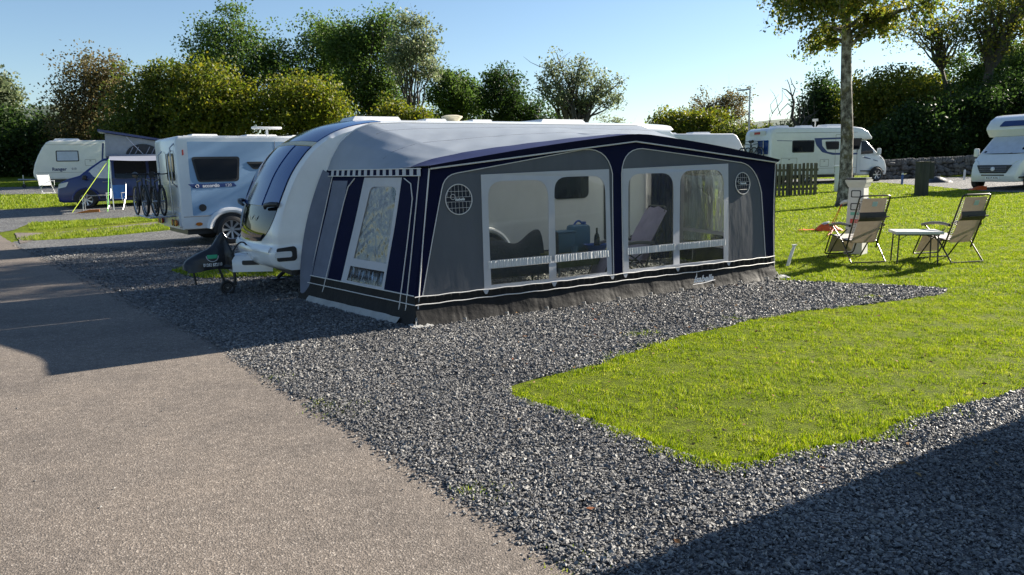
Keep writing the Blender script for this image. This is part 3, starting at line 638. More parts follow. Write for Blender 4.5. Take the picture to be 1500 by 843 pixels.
# end walls (left one faces the road, right one the lawn)
def endwall(u0, u1, t0, t1):
    def f(a, z, off=0.0):
        sgn = -1 if u0 < 2 else 1
        b = Vector((u0+(u1-u0)*a, 2.71*a, 0)); t = Vector((t0[0]+(t1[0]-t0[0])*a, t0[1]+(t1[1]-t0[1])*a, 1.74)); p = b.lerp(t, z/1.74)
        return p+Vector((sgn*off, 0, 0))+Vector((sgn*0.010*noise.noise(Vector((a*5, z*1.5, 3))), 0, 0))
    return f
SWL = endwall(0.0, -0.53, (0.285, 0.12), (-0.06, 2.70)); SWR = endwall(5.82, 6.35, (5.92, 0.12), (6.35, 2.70))
for SW, left in ((SWL, True), (SWR, False)):
    wo = dens([(0.0, 0.33), (0.0, 1.74), (1.0, 1.74), (1.0, 0.33)], 0.12)
    frame = [(0.265, 0.33), (0.215, 1.64), (0.565, 1.64), (0.64, 0.33)] if left else [(0.08, 0.33), (0.08, 1.68), (0.93, 1.68), (0.94, 0.33)]
    net = [(0.77, 0.34), (0.735, 1.58), (0.90, 1.58), (0.925, 0.34)] if left else [(0.955, 0.34), (0.955, 1.58), (0.985, 1.58), (0.985, 0.34)]
    up = [(0.27, 0.64), (0.252, 1.44)]+bez((0.252, 1.44), (0.252, 1.53), (0.30, 1.53), 4)[1:]+[(0.45, 1.53)]+bez((0.45, 1.53), (0.495, 1.53), (0.497, 1.44), 4)[1:]+[(0.555, 0.64)]
    lo = [(0.283, 0.36), (0.275, 0.545), (0.575, 0.545), (0.59, 0.36)]
    if not left:
        up = [(0.12, 0.60), (0.12, 1.5)]+bez((0.12, 1.5), (0.12, 1.62), (0.17, 1.62), 4)[1:]+[(0.84, 1.62)]+bez((0.84, 1.62), (0.89, 1.62), (0.89, 1.5), 4)[1:]+[(0.895, 0.60)]; lo = [(0.12, 0.36), (0.12, 0.54), (0.895, 0.54), (0.90, 0.36)]
    m = MB(); m.plate(wo, [dens(frame, 0.12), dens(net, 0.12)], SW, 0.006); sw = m.build('side_wall', 'awning_navy', aw)
    m = MB(); m.plate(dens(frame, 0.12), [up, lo], lambda a, b, o: SW(a, b, o+0.002), 0.006); fr_ = m.build('window_frame', 'awning_frame', aw)
    m = MB()
    if left: m.grid(50, 80, lambda a, b: SW(0.25+0.31*a, 0.62+0.93*b, -0.006+0.006*noise.noise(Vector((a*3+b*5, b*2-a*2, 2)))+0.006*noise.noise(Vector((a*9+b*14, b*3-a*5, 5)))+0.003*noise.noise(Vector((a*22-b*20, b*6+a*10, 8)))))
    else: m.plate(up, [], lambda a, b, o: SW(a, b, o-0.006), 0.0006)
    m.plate(lo, [], lambda a, b, o: SW(a, b, o-0.006), 0.0006)
    m.build('window_film', 'crinkled_film' if left else 'clear_film', fr_, smooth=80)
    m = MB(); m.plate(dens(net, 0.12), [], lambda a, b, o: SW(a, b, o+0.001), 0.005); m.plate([(net[1][0], 1.50), (net[1][0], 1.60), (net[2][0], 1.60), (net[2][0], 1.50)], [], lambda a, b, o: SW(a, b, o+0.006), 0.004); m.build('net_panel', 'awning_net', aw)
    m = MB()
    m.tube([SW(a, 0.335, 0.012) for a in np.linspace(0, 1, 20)], 0.007, 5); m.tube([SW(a, 0.24, 0.02) for a in np.linspace(0, 1, 20)], 0.006, 5)
    for ln in ([(0.08, 0.02), (0.075, 0.8), (0.07, 1.70)], [(0.13, 0.05), (0.115, 0.9), (0.105, 1.4), (0.13, 1.57), (0.19, 1.63)], [(0.795, 0.02), (0.78, 0.34), (0.735, 1.3), (0.715, 1.52), (0.66, 1.63)], [(0.985, 0.02), (0.94, 0.34), (0.912, 1.66)]):
        m.tube([SW(a, b, 0.008) for a, b in ln], 0.007, 5)
    m.build('piping', 'piping', aw)
    m, _ = skirt(lambda a, z, o: SW(a, z, o*0.6), 2.8, 11 if left else 12, 120); m.build('mud_skirt', 'mud_skirt', aw, smooth=80)
    m = MB(); m.grid(60, 2, lambda a, b: SW(a, 0.24+0.095*b, 0.008)); m.build('gathered_band', 'mud_skirt', aw)
    if left:
        m = MB(); m.grid(80, 3, lambda a, b: SW(0.09+0.80*a, 0.0+0.085*b, 0.10-0.05*b+0.02*noise.noise(Vector((a*9, b, 4))))); m.build('ground_flap', 'pale_flap', aw, smooth=80)
        # chequered valance under the roof edge
        m = MB(); nn = 30
        for k in range(nn):
            a0, a1 = 0.055+0.90*k/nn, 0.055+0.90*(k+1)/nn
            z0, z1 = 1.665, 1.735
            m.add([SW(a0-0.006, z0, 0.022), SW(a1-0.006, z0, 0.022), SW(a1, z1, 0.022), SW(a0, z1, 0.022)], [(0, 1, 2, 3)], k % 2)
        m.build('valance', ['awning_frame', 'awning_navy'], aw, smooth=0, fix=False)
        m = MB(); m.tube([SW(a, 1.74, 0.024) for a in np.linspace(0.05, 0.96, 24)], 0.006, 5); m.tube([SW(a, 1.66, 0.024) for a in np.linspace(0.05, 0.96, 24)], 0.006, 5); m.build('valance_edging', 'piping', aw)
        # strip of grey cloth between side wall and caravan front, bulging out
        m = MB()
        def gus(a, b):
            top = Vector((-0.10+0.16*0, 2.69, 1.74)); p = SW(0.93, 0.05+1.64*b, 0.0).lerp(Vector((-0.53+0.42*b*b, 2.70, 0.03+1.72*b)), a)
            return p+Vector((-0.015*math.sin(math.pi*a), 0, 0))
        m.grid(8, 24, gus); m.build('draught_strip', 'awning_net', aw, smooth=80)
m = MB(); m.grid(30, 8, lambda a, b: Vector((5.69+0.62*a, 2.60+0.025*math.sin(a*26)+0.01*math.sin(a*61+b), 0.05+2.0*b))); m.build('inner_curtain', 'awning_navy', aw, smooth=80)
for ln in ([(q, 0.84) for q in np.linspace(0.1, 0.92, 40)], [(q, 0.50) for q in np.linspace(0.03, 0.97, 40)]):
    m = MB(); m.tube([roof(a, b, 0.0) for a, b in ln], 0.003, 4); m.build('roof_seam', 'awning_net', aw)
# corner legs and middle leg of the frame (dark fabric sleeves at the corners) and pegs
m = MB()
for a in ((0.05, 0.05, 0), (2.88, 0.06, 0), (5.78, 0.06, 0), (-0.45, 2.6, 0), (6.2, 2.6, 0)):
    top = {0.05: (0.33, 0.16, 1.74), 2.88: (3.2, 0.2, 2.06), 5.78: (5.86, 0.16, 1.72), -0.45: (0.0, 2.62, 1.75), 6.2: (6.2, 2.62, 1.75)}[a[0]]
    m.tube([a, top], 0.014, 8)
m.tube([(3.2, 0.2, 2.06), (3.2, 2.65, 2.3)], 0.014, 8); m.tube([(0.33, 0.16, 1.73), (3.2, 0.2, 2.06), (5.86, 0.16, 1.71)], 0.014, 8)
m.build('frame_poles', 'steel', aw)
for i, p in enumerate(pg):
    u = 5.82*p; m = MB(); g = FW(u, 0.02, 0.12); m.tube([g, g+Vector((0, -0.03, 0.05)), g+Vector((0, -0.045, 0.01))], 0.006, 5); m.tube([FW(u, 0.05, 0.09), g+Vector((0, -0.03, 0.035))], 0.008, 5); m.build('peg', 'pale_flap', aw)
for cu_, cn in ((0.0, 0.0), (5.85, -0.02)):
    m = MB(); m.grid(10, 6, lambda a, b: Vector((cu_-0.10+0.26*a, cn-0.16+0.16*b, 0.015+0.03*b+0.03*noise.noise(Vector((a*4, b*4, cu_)))))); m.tube([(cu_, cn, 0.10), (cu_-0.05, cn-0.1, 0.03), (cu_-0.02, cn-0.17, 0.012)], 0.006, 5); m.build('corner_flap', 'pale_flap', aw, smooth=80)
# ------------------------------------------------------------------ the big white caravan
cv = thing('caravan', 'big white touring caravan with tall tinted front window coloured with reflected sky, joined to the awning', 'caravan', W(2.9, 3.87), AANG, off=(2.9, 3.87, 0))
HW, NC = 1.125, 3.87
CP = [(-0.66, 0.40), (-0.79, 0.46), (-0.845, 0.56), (-0.85, 0.66), (-0.80, 0.74), (-0.795, 0.90), (-0.755, 1.10), (-0.695, 1.28), (-0.61, 1.48), (-0.51, 1.68), (-0.385, 1.86), (-0.22, 2.04), (0.0, 2.19), (0.26, 2.30), (0.6, 2.37), (1.0, 2.395), (1.8, 2.40), (5.9, 2.40), (6.25, 2.33), (6.4, 2.15), (6.45, 1.6), (6.45, 0.6), (6.4, 0.40)]
def cat(l, t):
    i = max(0, min(len(l)-2, int(t))); f = t-i
    p0 = l[max(0, i-1)]; p1 = l[i]; p2 = l[i+1]; p3 = l[min(len(l)-1, i+2)]
    return [0.5*((2*b)+(c-a)*f+(2*a-5*b+4*c-d)*f*f+(3*b-a-3*c+d)*f**3) for a, b, c, d in zip(p0, p1, p2, p3)]
def CS(t, s, off=0.0):
    """front-and-roof skin: t runs along the side outline, s from -1 (awning side) to 1"""
    def raw(t, s):
        u, z = cat(CP, t); k = max(0.0, 1-t/15.0) if t < 15 else 0
        q = 1-s*s; rnd = 1-max(0, abs(s)-0.945)/0.055; e = 1-math.sqrt(max(0, 1-(1-rnd)**2))
        u2 = u-0.15*q*k**0.6+(0.05*e if t < 12 else 0); z2 = z+0.085*q*min(1, max(0, t-8)/6)-(0.05*e if t > 12 else 0)
        return Vector((u2, NC+HW*s, z2))
    p = raw(t, s)
    if off:
        a = raw(t+0.02, s)-raw(t-0.02, s); b = raw(t, min(0.88, s+0.01))-raw(t, min(0.88, s+0.01)-0.02); nrm = a.cross(b).normalized()
        if nrm.dot(Vector((-1, 0, 1))) < 0: nrm = -nrm
        p = p+nrm*off
    return p
NT = 88; NS = 32
m = MB()
ss_ = [-1+2*j/NS for j in range(NS+1)]
m.grid(NT, NS, lambda a, b: CS(a*22, -1+2*b))
w_ = NT+1
m.f += [tuple(range(0, w_)), tuple(NS*w_+i for i in range(w_))[::-1]]; m.m += [0, 0]
m.f.append(tuple([j*w_ for j in range(NS+1)]+[j*w_+NT for j in range(NS, -1, -1)])); m.m.append(0)
body = m.build('body', 'white_gel', cv, smooth=50)
def patch(t0, t1, s0, s1, off, nt=14, ns=14, th=0.01, shape=None):
    """a panel lying on the skin; shape(a, b) may bend its (t, s)"""
    mm = MB()
    def fn(o):
        def g(a, b):
            t, s = t0+(t1-t0)*a, s0+(s1-s0)*b
            if shape: t, s = shape(a, b)
            return CS(t, s, o)
        return g
    mm.grid(nt, ns, fn(off)); mm.grid(nt, ns, fn(off-th)); n1 = (nt+1)*(ns+1); ww = nt+1
    rim = [i for i in range(ww)]+[j*ww+nt for j in range(1, ns+1)]+[ns*ww+i for i in range(nt-1, -1, -1)]+[j*ww for j in range(ns-1, 0, -1)]
    k = len(rim); mm.f += [(rim[i], rim[(i+1) % k], rim[(i+1) % k]+n1, rim[i]+n1) for i in range(k)]; mm.m += [0]*k
    return mm
# lower glazed mask, narrowing to a rounded foot
def mask(a, b):
    t = 4.12+(6.85-4.12)*a; wdt = 0.925*(1-(1-a)**2.2*0.40); return t+0.20*(2*b-1)**2*(1-a)**2, -wdt+2*wdt*b
patch(0, 1, 0, 1, 0.008, 16, 24, 0.02, mask).build('lower_window_mask', 'dark_glass', cv, smooth=60)
for s0, s1, o_ in ((-0.925, -0.43, 0.012), (-0.415, 0.415, 0.022), (0.43, 0.925, 0.012)):
    fp_ = patch(6.9, 11.05, s0, s1, o_, 20, 10, 0.02); fp_.build('front_window', 'window_sky_blue', cv, smooth=60)
patch(11.12, 11.42, -0.935, 0.935, 0.015, 3, 20, 0.02).build('window_trim', 'cream_plastic', cv, smooth=60)
patch(11.46, 14.6, -0.93, 0.93, 0.012, 16, 20, 0.02).build('sunroof_window', 'window_sky_blue', cv, smooth=60)
patch(6.84, 11.1, -0.94, 0.94, 0.004, 20, 20, 0.01).build('window_surround', 'dark_glass', cv, smooth=60)
for s in (-1, 1):
    m = MB(); pts = [CS(7.05, s*0.95, 0.03), CS(6.95, s*0.88, 0.085), CS(6.85, s*0.72, 0.085), CS(6.7, s*0.62, 0.035)]
    m.tube(pts, [0.03, 0.035, 0.032, 0.02], 8); m.build('grab_handle', 'black_plastic', cv, smooth=80)
for s in (-0.10, -0.32):
    m = MB(); c = CS(5.95, s, 0.03); m.plate([(0, -0.045), (0.022, 0), (0, 0.045), (-0.022, 0)], [], lambda a, b, o: c+Vector((-o, a, b)), 0.004); m.build('badge', 'alloy', cv)
# bumper lamp recess on the corner with its white bar
for s in (-1, 1):
    sd = lambda a, b, o: Vector((a, NC+s*(HW+0.006+o), b))
    m = MB(); m.plate(roundpoly([(-0.80, 0.53), (-0.56, 0.53), (-0.53, 0.56), (-0.53, 0.70), (-0.56, 0.73), (-0.80, 0.71)], 0.03), [], sd, 0.012); rc = m.build('lamp_recess', 'black_plastic', cv)
    m = MB(); m.plate(rr(-0.83, 0.585, -0.60, 0.665, 0.025), [], lambda a, b, o: sd(a, b, o+0.02), 0.03); m.build('lamp_bar', 'white_gel', rc)
# bumper step across the nose
patch(2.9, 3.7, -0.93, 0.93, 0.03, 6, 24, 0.05).build('nose_moulding', 'white_gel', cv, smooth=60)
# underfloor skirt, chassis, wheels, corner steadies
m = MB(); m.box((2.9, NC, 0.37), (7.0, 2.1, 0.1)); m.box((2.4, NC-0.6, 0.30), (5.5, 0.06, 0.14)); m.box((2.4, NC+0.6, 0.30), (5.5, 0.06, 0.14)); m.build('chassis', 'dark_steel', cv)
for u_, s in ((-0.35, -1), (-0.35, 1), (6.0, -1), (6.0, 1)):
    m = MB(); m.tube([(u_+0.35, NC+s*0.75, 0.34), (u_, NC+s*0.8, 0.05)], 0.03, 6); m.box((u_, NC+s*0.8, 0.03), (0.2, 0.12, 0.03)); m.build('corner_steady', 'dark_steel', cv)
def wheel(parent, c, ax, r, wd, spokes=8, rim='alloy', rw=0.66):
    """road wheel, axis along local y; ax = -1 or 1 is the outer side"""
    c = Vector(c); X = lambda x, y, h: c+Vector((x, ax*h, y))
    m = MB(); h = wd/2; m.lathe([(r*rw, -h), (r*0.93, -h), (r, -h*0.75), (r, h*0.75), (r*0.93, h), (r*rw+0.01, h), (r*rw, h*0.7), (r*rw, -h)], X, 28)
    ty = m.build('wheel', 'rubber', parent, smooth=50)
    m = MB(); m.lathe([(r*rw, h*0.72), (r*rw*0.93, h*0.80), (r*rw*0.88, h*0.35), (0.0, h*0.2)], X, 28, 1); m.lathe([(r*0.15, h*0.30), (r*0.15, h*0.62), (0, h*0.68)], X, 12)
    for k in range(spokes):
        a = 2*math.pi*k/spokes; d = Vector((math.cos(a), 0, math.sin(a))); t_ = Vector((-math.sin(a), 0, math.cos(a)))
        o = Vector((0, ax, 0))
        m.add([c+d*r*0.12+t_*r*0.05+o*h*0.5, c+d*r*0.12-t_*r*0.05+o*h*0.5, c+d*r*rw*0.95-t_*r*0.10+o*h*0.72, c+d*r*rw*0.95+t_*r*0.10+o*h*0.72, c+d*r*0.12+t_*r*0.05+o*h*0.62, c+d*r*0.12-t_*r*0.05+o*h*0.62, c+d*r*rw*0.95-t_*r*0.08+o*h*0.82, c+d*r*rw*0.95+t_*r*0.08+o*h*0.82], [(0, 1, 2, 3), (4, 5, 6, 7), (0, 1, 5, 4), (1, 2, 6, 5), (2, 3, 7, 6), (3, 0, 4, 7)])
    m.lathe([(r*rw*0.92, h*0.7), (r*rw, h*0.84), (r*rw*1.02, h*0.72)], X, 28)
    m.build('rim', [rim, 'black_plastic'], ty, smooth=40); return ty
for s in (-1, 1):
    for du in (0.0,):
        cx = 2.42
        m = MB(); m.lathe([(0.43, 0), (0.43, 0.012), (0, 0.012)], lambda x, y, h: Vector((cx+x, NC+s*(HW+h), max(0.33, 0.33+y))), 32); wa = m.build('wheel_arch', 'black_plastic', cv)
        m = MB(); m.tube([(cx+0.44*math.cos(t), NC+s*(HW+0.012), 0.33+0.44*math.sin(t)) for t in np.linspace(0.0, math.pi, 20)], 0.045, 8); m.build('arch_trim', 'white_gel', wa)
        wheel(cv, (cx, NC+s*(HW-0.02), 0.33), s, 0.33, 0.2)
# awning-side window, door and shadowed fittings behind the awning cloth
def cside(a, b, o): return Vector((a, NC-HW-o-0.004, b))
for x0, x1, z0, z1 in ((3.70, 4.42, 1.19, 1.70), (0.9, 1.7, 1.25, 1.8)):
    m = MB(); m.plate(rr(x0, z0, x1, z1, 0.1), [], lambda a, b, o: cside(a, b, o+0.012), 0.016); m.build('side_window', 'dark_glass', cv)
m = MB(); m.plate(rr(4.75, 0.42, 5.4, 2.15, 0.08), [rr(4.79, 0.46, 5.36, 2.11, 0.06)], lambda a, b, o: cside(a, b, o+0.01), 0.014); m.build('door_seal', 'black_plastic', cv)
m = MB(); m.plate([(5.0, 0.5), (5.28, 0.5), (5.28, 2.05), (5.0, 2.05)], [], lambda a, b, o: cside(a, b, o+0.012), 0.004); m.build('door_opening', 'black_plastic', cv)
m = MB(); m.plate([(5.30, 0.5), (5.66, 0.5), (5.66, 2.05), (5.30, 2.05)], [], lambda a, b, o: cside(a, b, o+0.03), 0.02); m.build('door', 'pale_grey_panel', cv)
m = MB(); m.tube([Rback(s)+Vector((0, 0.012, 0.01)) for s in np.linspace(0, 0.9, 60)], 0.012, 6); m.build('awning_rail', 'white_plastic', cv)
# roof fittings
def roofbox(name, u_, n_, sx, sy, h, m_, z0=2.47):
    m = MB(); m.add([(u_-sx, n_-sy, z0-0.04), (u_+sx, n_-sy, z0-0.04), (u_+sx, n_+sy, z0-0.04), (u_-sx, n_+sy, z0-0.04), (u_-sx*0.8, n_-sy*0.85, z0+h), (u_+sx*0.85, n_-sy*0.85, z0+h), (u_+sx*0.85, n_+sy*0.85, z0+h), (u_-sx*0.8, n_+sy*0.85, z0+h)], [(0, 1, 2, 3), (4, 5, 6, 7), (0, 1, 5, 4), (1, 2, 6, 5), (2, 3, 7, 6), (3, 0, 4, 7)]); return m.build(name, m_, cv)
roofbox('rooflight', 1.02, NC-0.05, 0.42, 0.34, 0.06, 'white_plastic'); roofbox('rooflight', 1.95, NC-0.3, 0.20, 0.2, 0.03, 'white_plastic')
roofbox('rooflight', 2.75, NC-0.35, 0.2, 0.2, 0.025, 'white_plastic'); roofbox('rooflight', 4.35, NC-0.15, 0.5, 0.4, 0.05, 'white_plastic')
m = MB(); m.lathe([(0.10, 2.44), (0.12, 2.50), (0.17, 2.545), (0.175, 2.565), (0.10, 2.585), (0, 2.59)], lambda x, y, h: Vector((2.42+x, NC-0.1+y, h)), 24); m.build('aerial_dome', 'cream_plastic', cv)
# drawbar: fairing, frame rails, jockey wheel, coupling
m = MB(); HN = NC
for s in (-1, 1): m.tube([(-1.35, HN+s*0.04, 0.40), (-0.7, HN+s*0.30, 0.38), (0.4, HN+s*0.6, 0.36)], 0.035, 6)
m.tube([(-1.75, HN, 0.43), (-1.3, HN, 0.41)], 0.045, 8); m.build('drawbar', 'dark_steel', cv)
m = MB(); bm_ = [(-1.40, 0.10, 0.36), (-0.75, 0.42, 0.36)]
def fair(a, b):
    u_ = -1.20+0.50*a; hw = 0.15+0.28*a; th = b*math.pi; s = -math.cos(th); zt = 0.56+0.05*a
    e = 0.55; cs = math.copysign(abs(math.cos(th))**e, -math.cos(th)); sn = abs(math.sin(th))**e
    return Vector((u_, HN+hw*cs, 0.32+(zt-0.32)*sn))
m.grid(10, 18, fair); k = len(m.v); m.f.append(tuple(j*11 for j in range(19))); m.m.append(0); m.build('drawbar_fairing', 'white_gel', cv, smooth=60)
m = MB(); m.plate(rr(-1.08, 0.42, -0.86, 0.485, 0.02), [], lambda a, b, o: Vector((a, HN-0.15-0.28*(a+1.20)/0.50-o-0.012, b)), 0.01); m.build('fairing_slot', 'black_plastic', cv)
m = MB(); m.tube([(-1.17, HN-0.09, 0.60), (-1.17, HN-0.09, 0.12)], 0.022, 8); m.tube([(-1.38, HN-0.09, 0.40), (-1.30, HN-0.09, 0.14)], 0.018, 8); m.box((-1.25, HN-0.09, 0.13), (0.14, 0.05, 0.05)); jk = m.build('jockey_stem', 'dark_steel', cv)
jw = wheel(cv, (-1.28, HN-0.09, 0.10), -1, 0.10, 0.07, 0, 'steel', 0.6)
m = MB(); m.tube([(-1.72, HN-0.05, 0.42), (-1.69, HN-0.05, 0.17)], 0.016, 6); m.build('coupling_stand', 'dark_steel', cv)
m = MB(); m.tube(bez((-1.2, HN-0.12, 0.56), (-1.05, HN-0.2, 0.90), (-0.95, HN-0.15, 0.62), 10), 0.012, 6); m.tube([(-0.95, HN-0.15, 0.70), (-0.95, HN-0.15, 0.56)], [0.02, 0.04], 8); m.build('supply_cable', 'black_plastic', cv)
# black hitch cover drawn over the coupling
hc = thing('hitch_cover', 'black waterproof hitch cover with round green emblem and white phone number', 'hitch cover', W(-1.5, HN, 0.3), AANG, off=(-1.5, HN, 0.3))
m = MB()
hp = [(-1.84, 0.47, 0.06, 0), (-1.78, 0.53, 0.11, 0), (-1.64, 0.61, 0.14, 0), (-1.50, 0.67, 0.15, 0), (-1.41, 0.74, 0.14, 0), (-1.335, 0.85, 0.10, 0), (-1.27, 0.89, 0.08, 0), (-1.21, 0.74, 0.14, 0), (-1.15, 0.60, 0.15, 0)]
def hcov(a, b):
    u_, zt, hw, _ = cat(hp, a*(len(hp)-1)); zb = 0.37-0.015*math.sin(a*9)+(0.03 if a < 0.1 else 0)
    th = math.pi*b; cs = -math.cos(th); sn = math.sin(th)**0.75
    spread = hw*(1.0 if sn < 0.5 else 1.0-0.55*(sn-0.5)*2*max(0, min(1, (zt-0.7)/0.3)))
    p = Vector((u_, HN+spread*math.copysign(abs(cs)**0.7, cs), zb+(zt-zb)*sn))
    return p+Vector((0, 1, 0.3))*0.030*noise.noise(p*6)+Vector((0, 1, 0.2))*0.012*noise.noise(p*17)
m.grid(44, 26, hcov); ends = [tuple(j*45 for j in range(27)), tuple(j*45+44 for j in range(27))[::-1]]; m.f += ends; m.m += [0, 0]
hb = m.build('cover', 'cover_black', hc, smooth=80)
def hface(a, b, o):
    u_ = a; best = None
    for i in range(40):
        t = 0
    lo, hi = 0.0, 1.0
    for _ in range(24):
        md = (lo+hi)/2
        if cat(hp, md*(len(hp)-1))[0] < u_: lo = md
        else: hi = md
    lo2, hi2 = 0.0, 0.5
    for _ in range(24):
        md = (lo2+hi2)/2
        if hcov(lo, md).z < b: lo2 = md
        else: hi2 = md
    return hcov(lo, lo2)+Vector((0, -0.008-o, 0.003))
m = MB(); cx, cz = -1.46, 0.57
m.grid(16, 10, lambda a, b: hface(cx+0.07*(2*a-1)*math.sqrt(max(0, 1-(0.75*(b-1)+0.25)**2)), cz+0.07*(0.75*(b-1)+0.25), 0.002)); m.build('emblem', 'logo_green', hb, smooth=80, fix=False)
m = MB(); m.tube([hface(cx+0.08*math.cos(t), cz+0.078*math.sin(t), 0.003) for t in np.linspace(math.pi*1.0, math.pi*2.0, 20)], 0.006, 5); m.build('emblem_ring', 'awning_frame', hb)
text_mb('01282 872110', 0.062, lambda x, y, o: hface(-1.46+x*0.72, 0.445+y, 0.003), bold=0.0015).build('lettering', 'print_white', hb, smooth=0, fix=False)
# ------------------------------------------------------------------ things inside the awning (awning frame)
def at_aw(name, label, cat_, u, n, z=0.0, rot=0.0, group=None): return thing(name, label, cat_, W(u, n, z), AANG+rot, group)
t = at_aw('folding_table', 'low olive folding table inside the awning, loaded with picnic things', 'table', 3.2, 1.35)
m = MB(); m.box((0, 0, 0.48), (1.15, 0.62, 0.03), bev=0.008); m.box((0, -0.30, 0.40), (1.15, 0.012, 0.16)); m.build('table_top', 'green_table', t)
for x in (-0.52, 0.52):
    for y in (-0.26, 0.26): MB().tube([(x, y, 0.47), (x*1.04, y*1.05, 0.0)], 0.013, 8).build('leg', 'steel', t)
t = at_aw('water_carrier', 'translucent blue water carrier with handle on the table inside the awning', 'water carrier', 3.25, 1.42, 0.497)
m = MB(); m.box((0, 0, 0.19), (0.32, 0.22, 0.38), bev=0.05); m.build('tank', 'water_blue', t)
m = MB(); m.tube(bez((-0.08, 0, 0.37), (0, 0, 0.50), (0.08, 0, 0.37), 8), 0.015, 8); m.build('handle', 'blue_plastic', t); m = MB(); m.tube([(0.1, 0, 0.37), (0.1, 0, 0.42)], 0.035, 12); m.build('cap', 'blue_plastic', t)
t = at_aw('bottle', 'dark wine bottle on the awning table, right of the water carrier', 'bottle', 3.46, 1.25, 0.497)
m = MB(); m.lathe([(0, 0), (0.04, 0.0), (0.042, 0.18), (0.035, 0.22), (0.015, 0.26), (0.015, 0.33), (0, 0.33)], lambda x, y, h: Vector((x, y, h)), 16); m.build('glass_body', 'dark_glass', t); m = MB(); m.lathe([(0.043, 0.05), (0.043, 0.15)], lambda x, y, h: Vector((x, y, h)), 16); m.build('paper_label', 'dark_fabric', t)
t = at_aw('storage_box', 'blue lidded storage box on the table inside the awning', 'box', 2.95, 1.4, 0.497)
m = MB(); m.box((0, 0, 0.14), (0.3, 0.24, 0.28), bev=0.02); m.build('tub', 'water_blue', t); m = MB(); m.box((0, 0, 0.295), (0.32, 0.26, 0.03), bev=0.01); m.build('lid', 'water_blue', t)
t = at_aw('washing_up_bowl', 'round blue washing up bowl on the awning table', 'bowl', 3.36, 1.14, 0.497)
m = MB(); m.lathe([(0, 0.004), (0.11, 0.0), (0.17, 0.10), (0.185, 0.105), (0.175, 0.095), (0.12, 0.01), (0, 0.012)], lambda x, y, h: Vector((x, y, h)), 24); tag(m.build('bowl_shell', 'blue_plastic', t), None, None)
t = at_aw('cereal_packet', 'narrow dark packet at the left end of the awning table', 'packet', 2.72, 1.25, 0.497, 0.3)
m = MB(); m.box((0, 0, 0.15), (0.10, 0.05, 0.30), bev=0.006); m.box((0, 0, 0.305), (0.08, 0.02, 0.02)); m.build('carton', 'dark_fabric', t)
t = at_aw('mug', 'pale blue mug standing in front of the storage box', 'mug', 2.98, 1.15, 0.497)
m = MB(); m.lathe([(0, 0), (0.045, 0), (0.048, 0.11), (0.042, 0.11), (0.04, 0.012), (0, 0.012)], lambda x, y, h: Vector((x, y, h)), 16); m.build('cup', 'water_blue', t); m = MB(); m.tube(bez((0.045, 0, 0.09), (0.10, 0, 0.06), (0.045, 0, 0.025), 6), 0.007, 6); m.build('handle', 'water_blue', t)
t = at_aw('camp_sofa', 'dark padded camp sofa behind the left awning window', 'sofa', 2.05, 1.55)
m = MB()
def sofa_back(a, b):
    x = -0.65+1.3*a; return Vector((x, 0.10-0.16*math.cos(b*math.pi), 0.30+(0.42+0.06*math.sin(a*7+1)+0.05*math.cos(a*13))*math.sin(b*math.pi)))
m.grid(26, 10, sofa_back); m.build('backrest', 'dark_fabric', t, smooth=80)
m = MB(); m.box((0, -0.15, 0.33), (1.3, 0.6, 0.16), bev=0.05); m.build('seat', 'dark_fabric', t)
for x in (-0.6, 0.6):
    for y in (-0.4, 0.2): MB().tube([(x, y, 0.28), (x, y, 0.0)], 0.015, 8).build('leg', 'dark_steel', t)
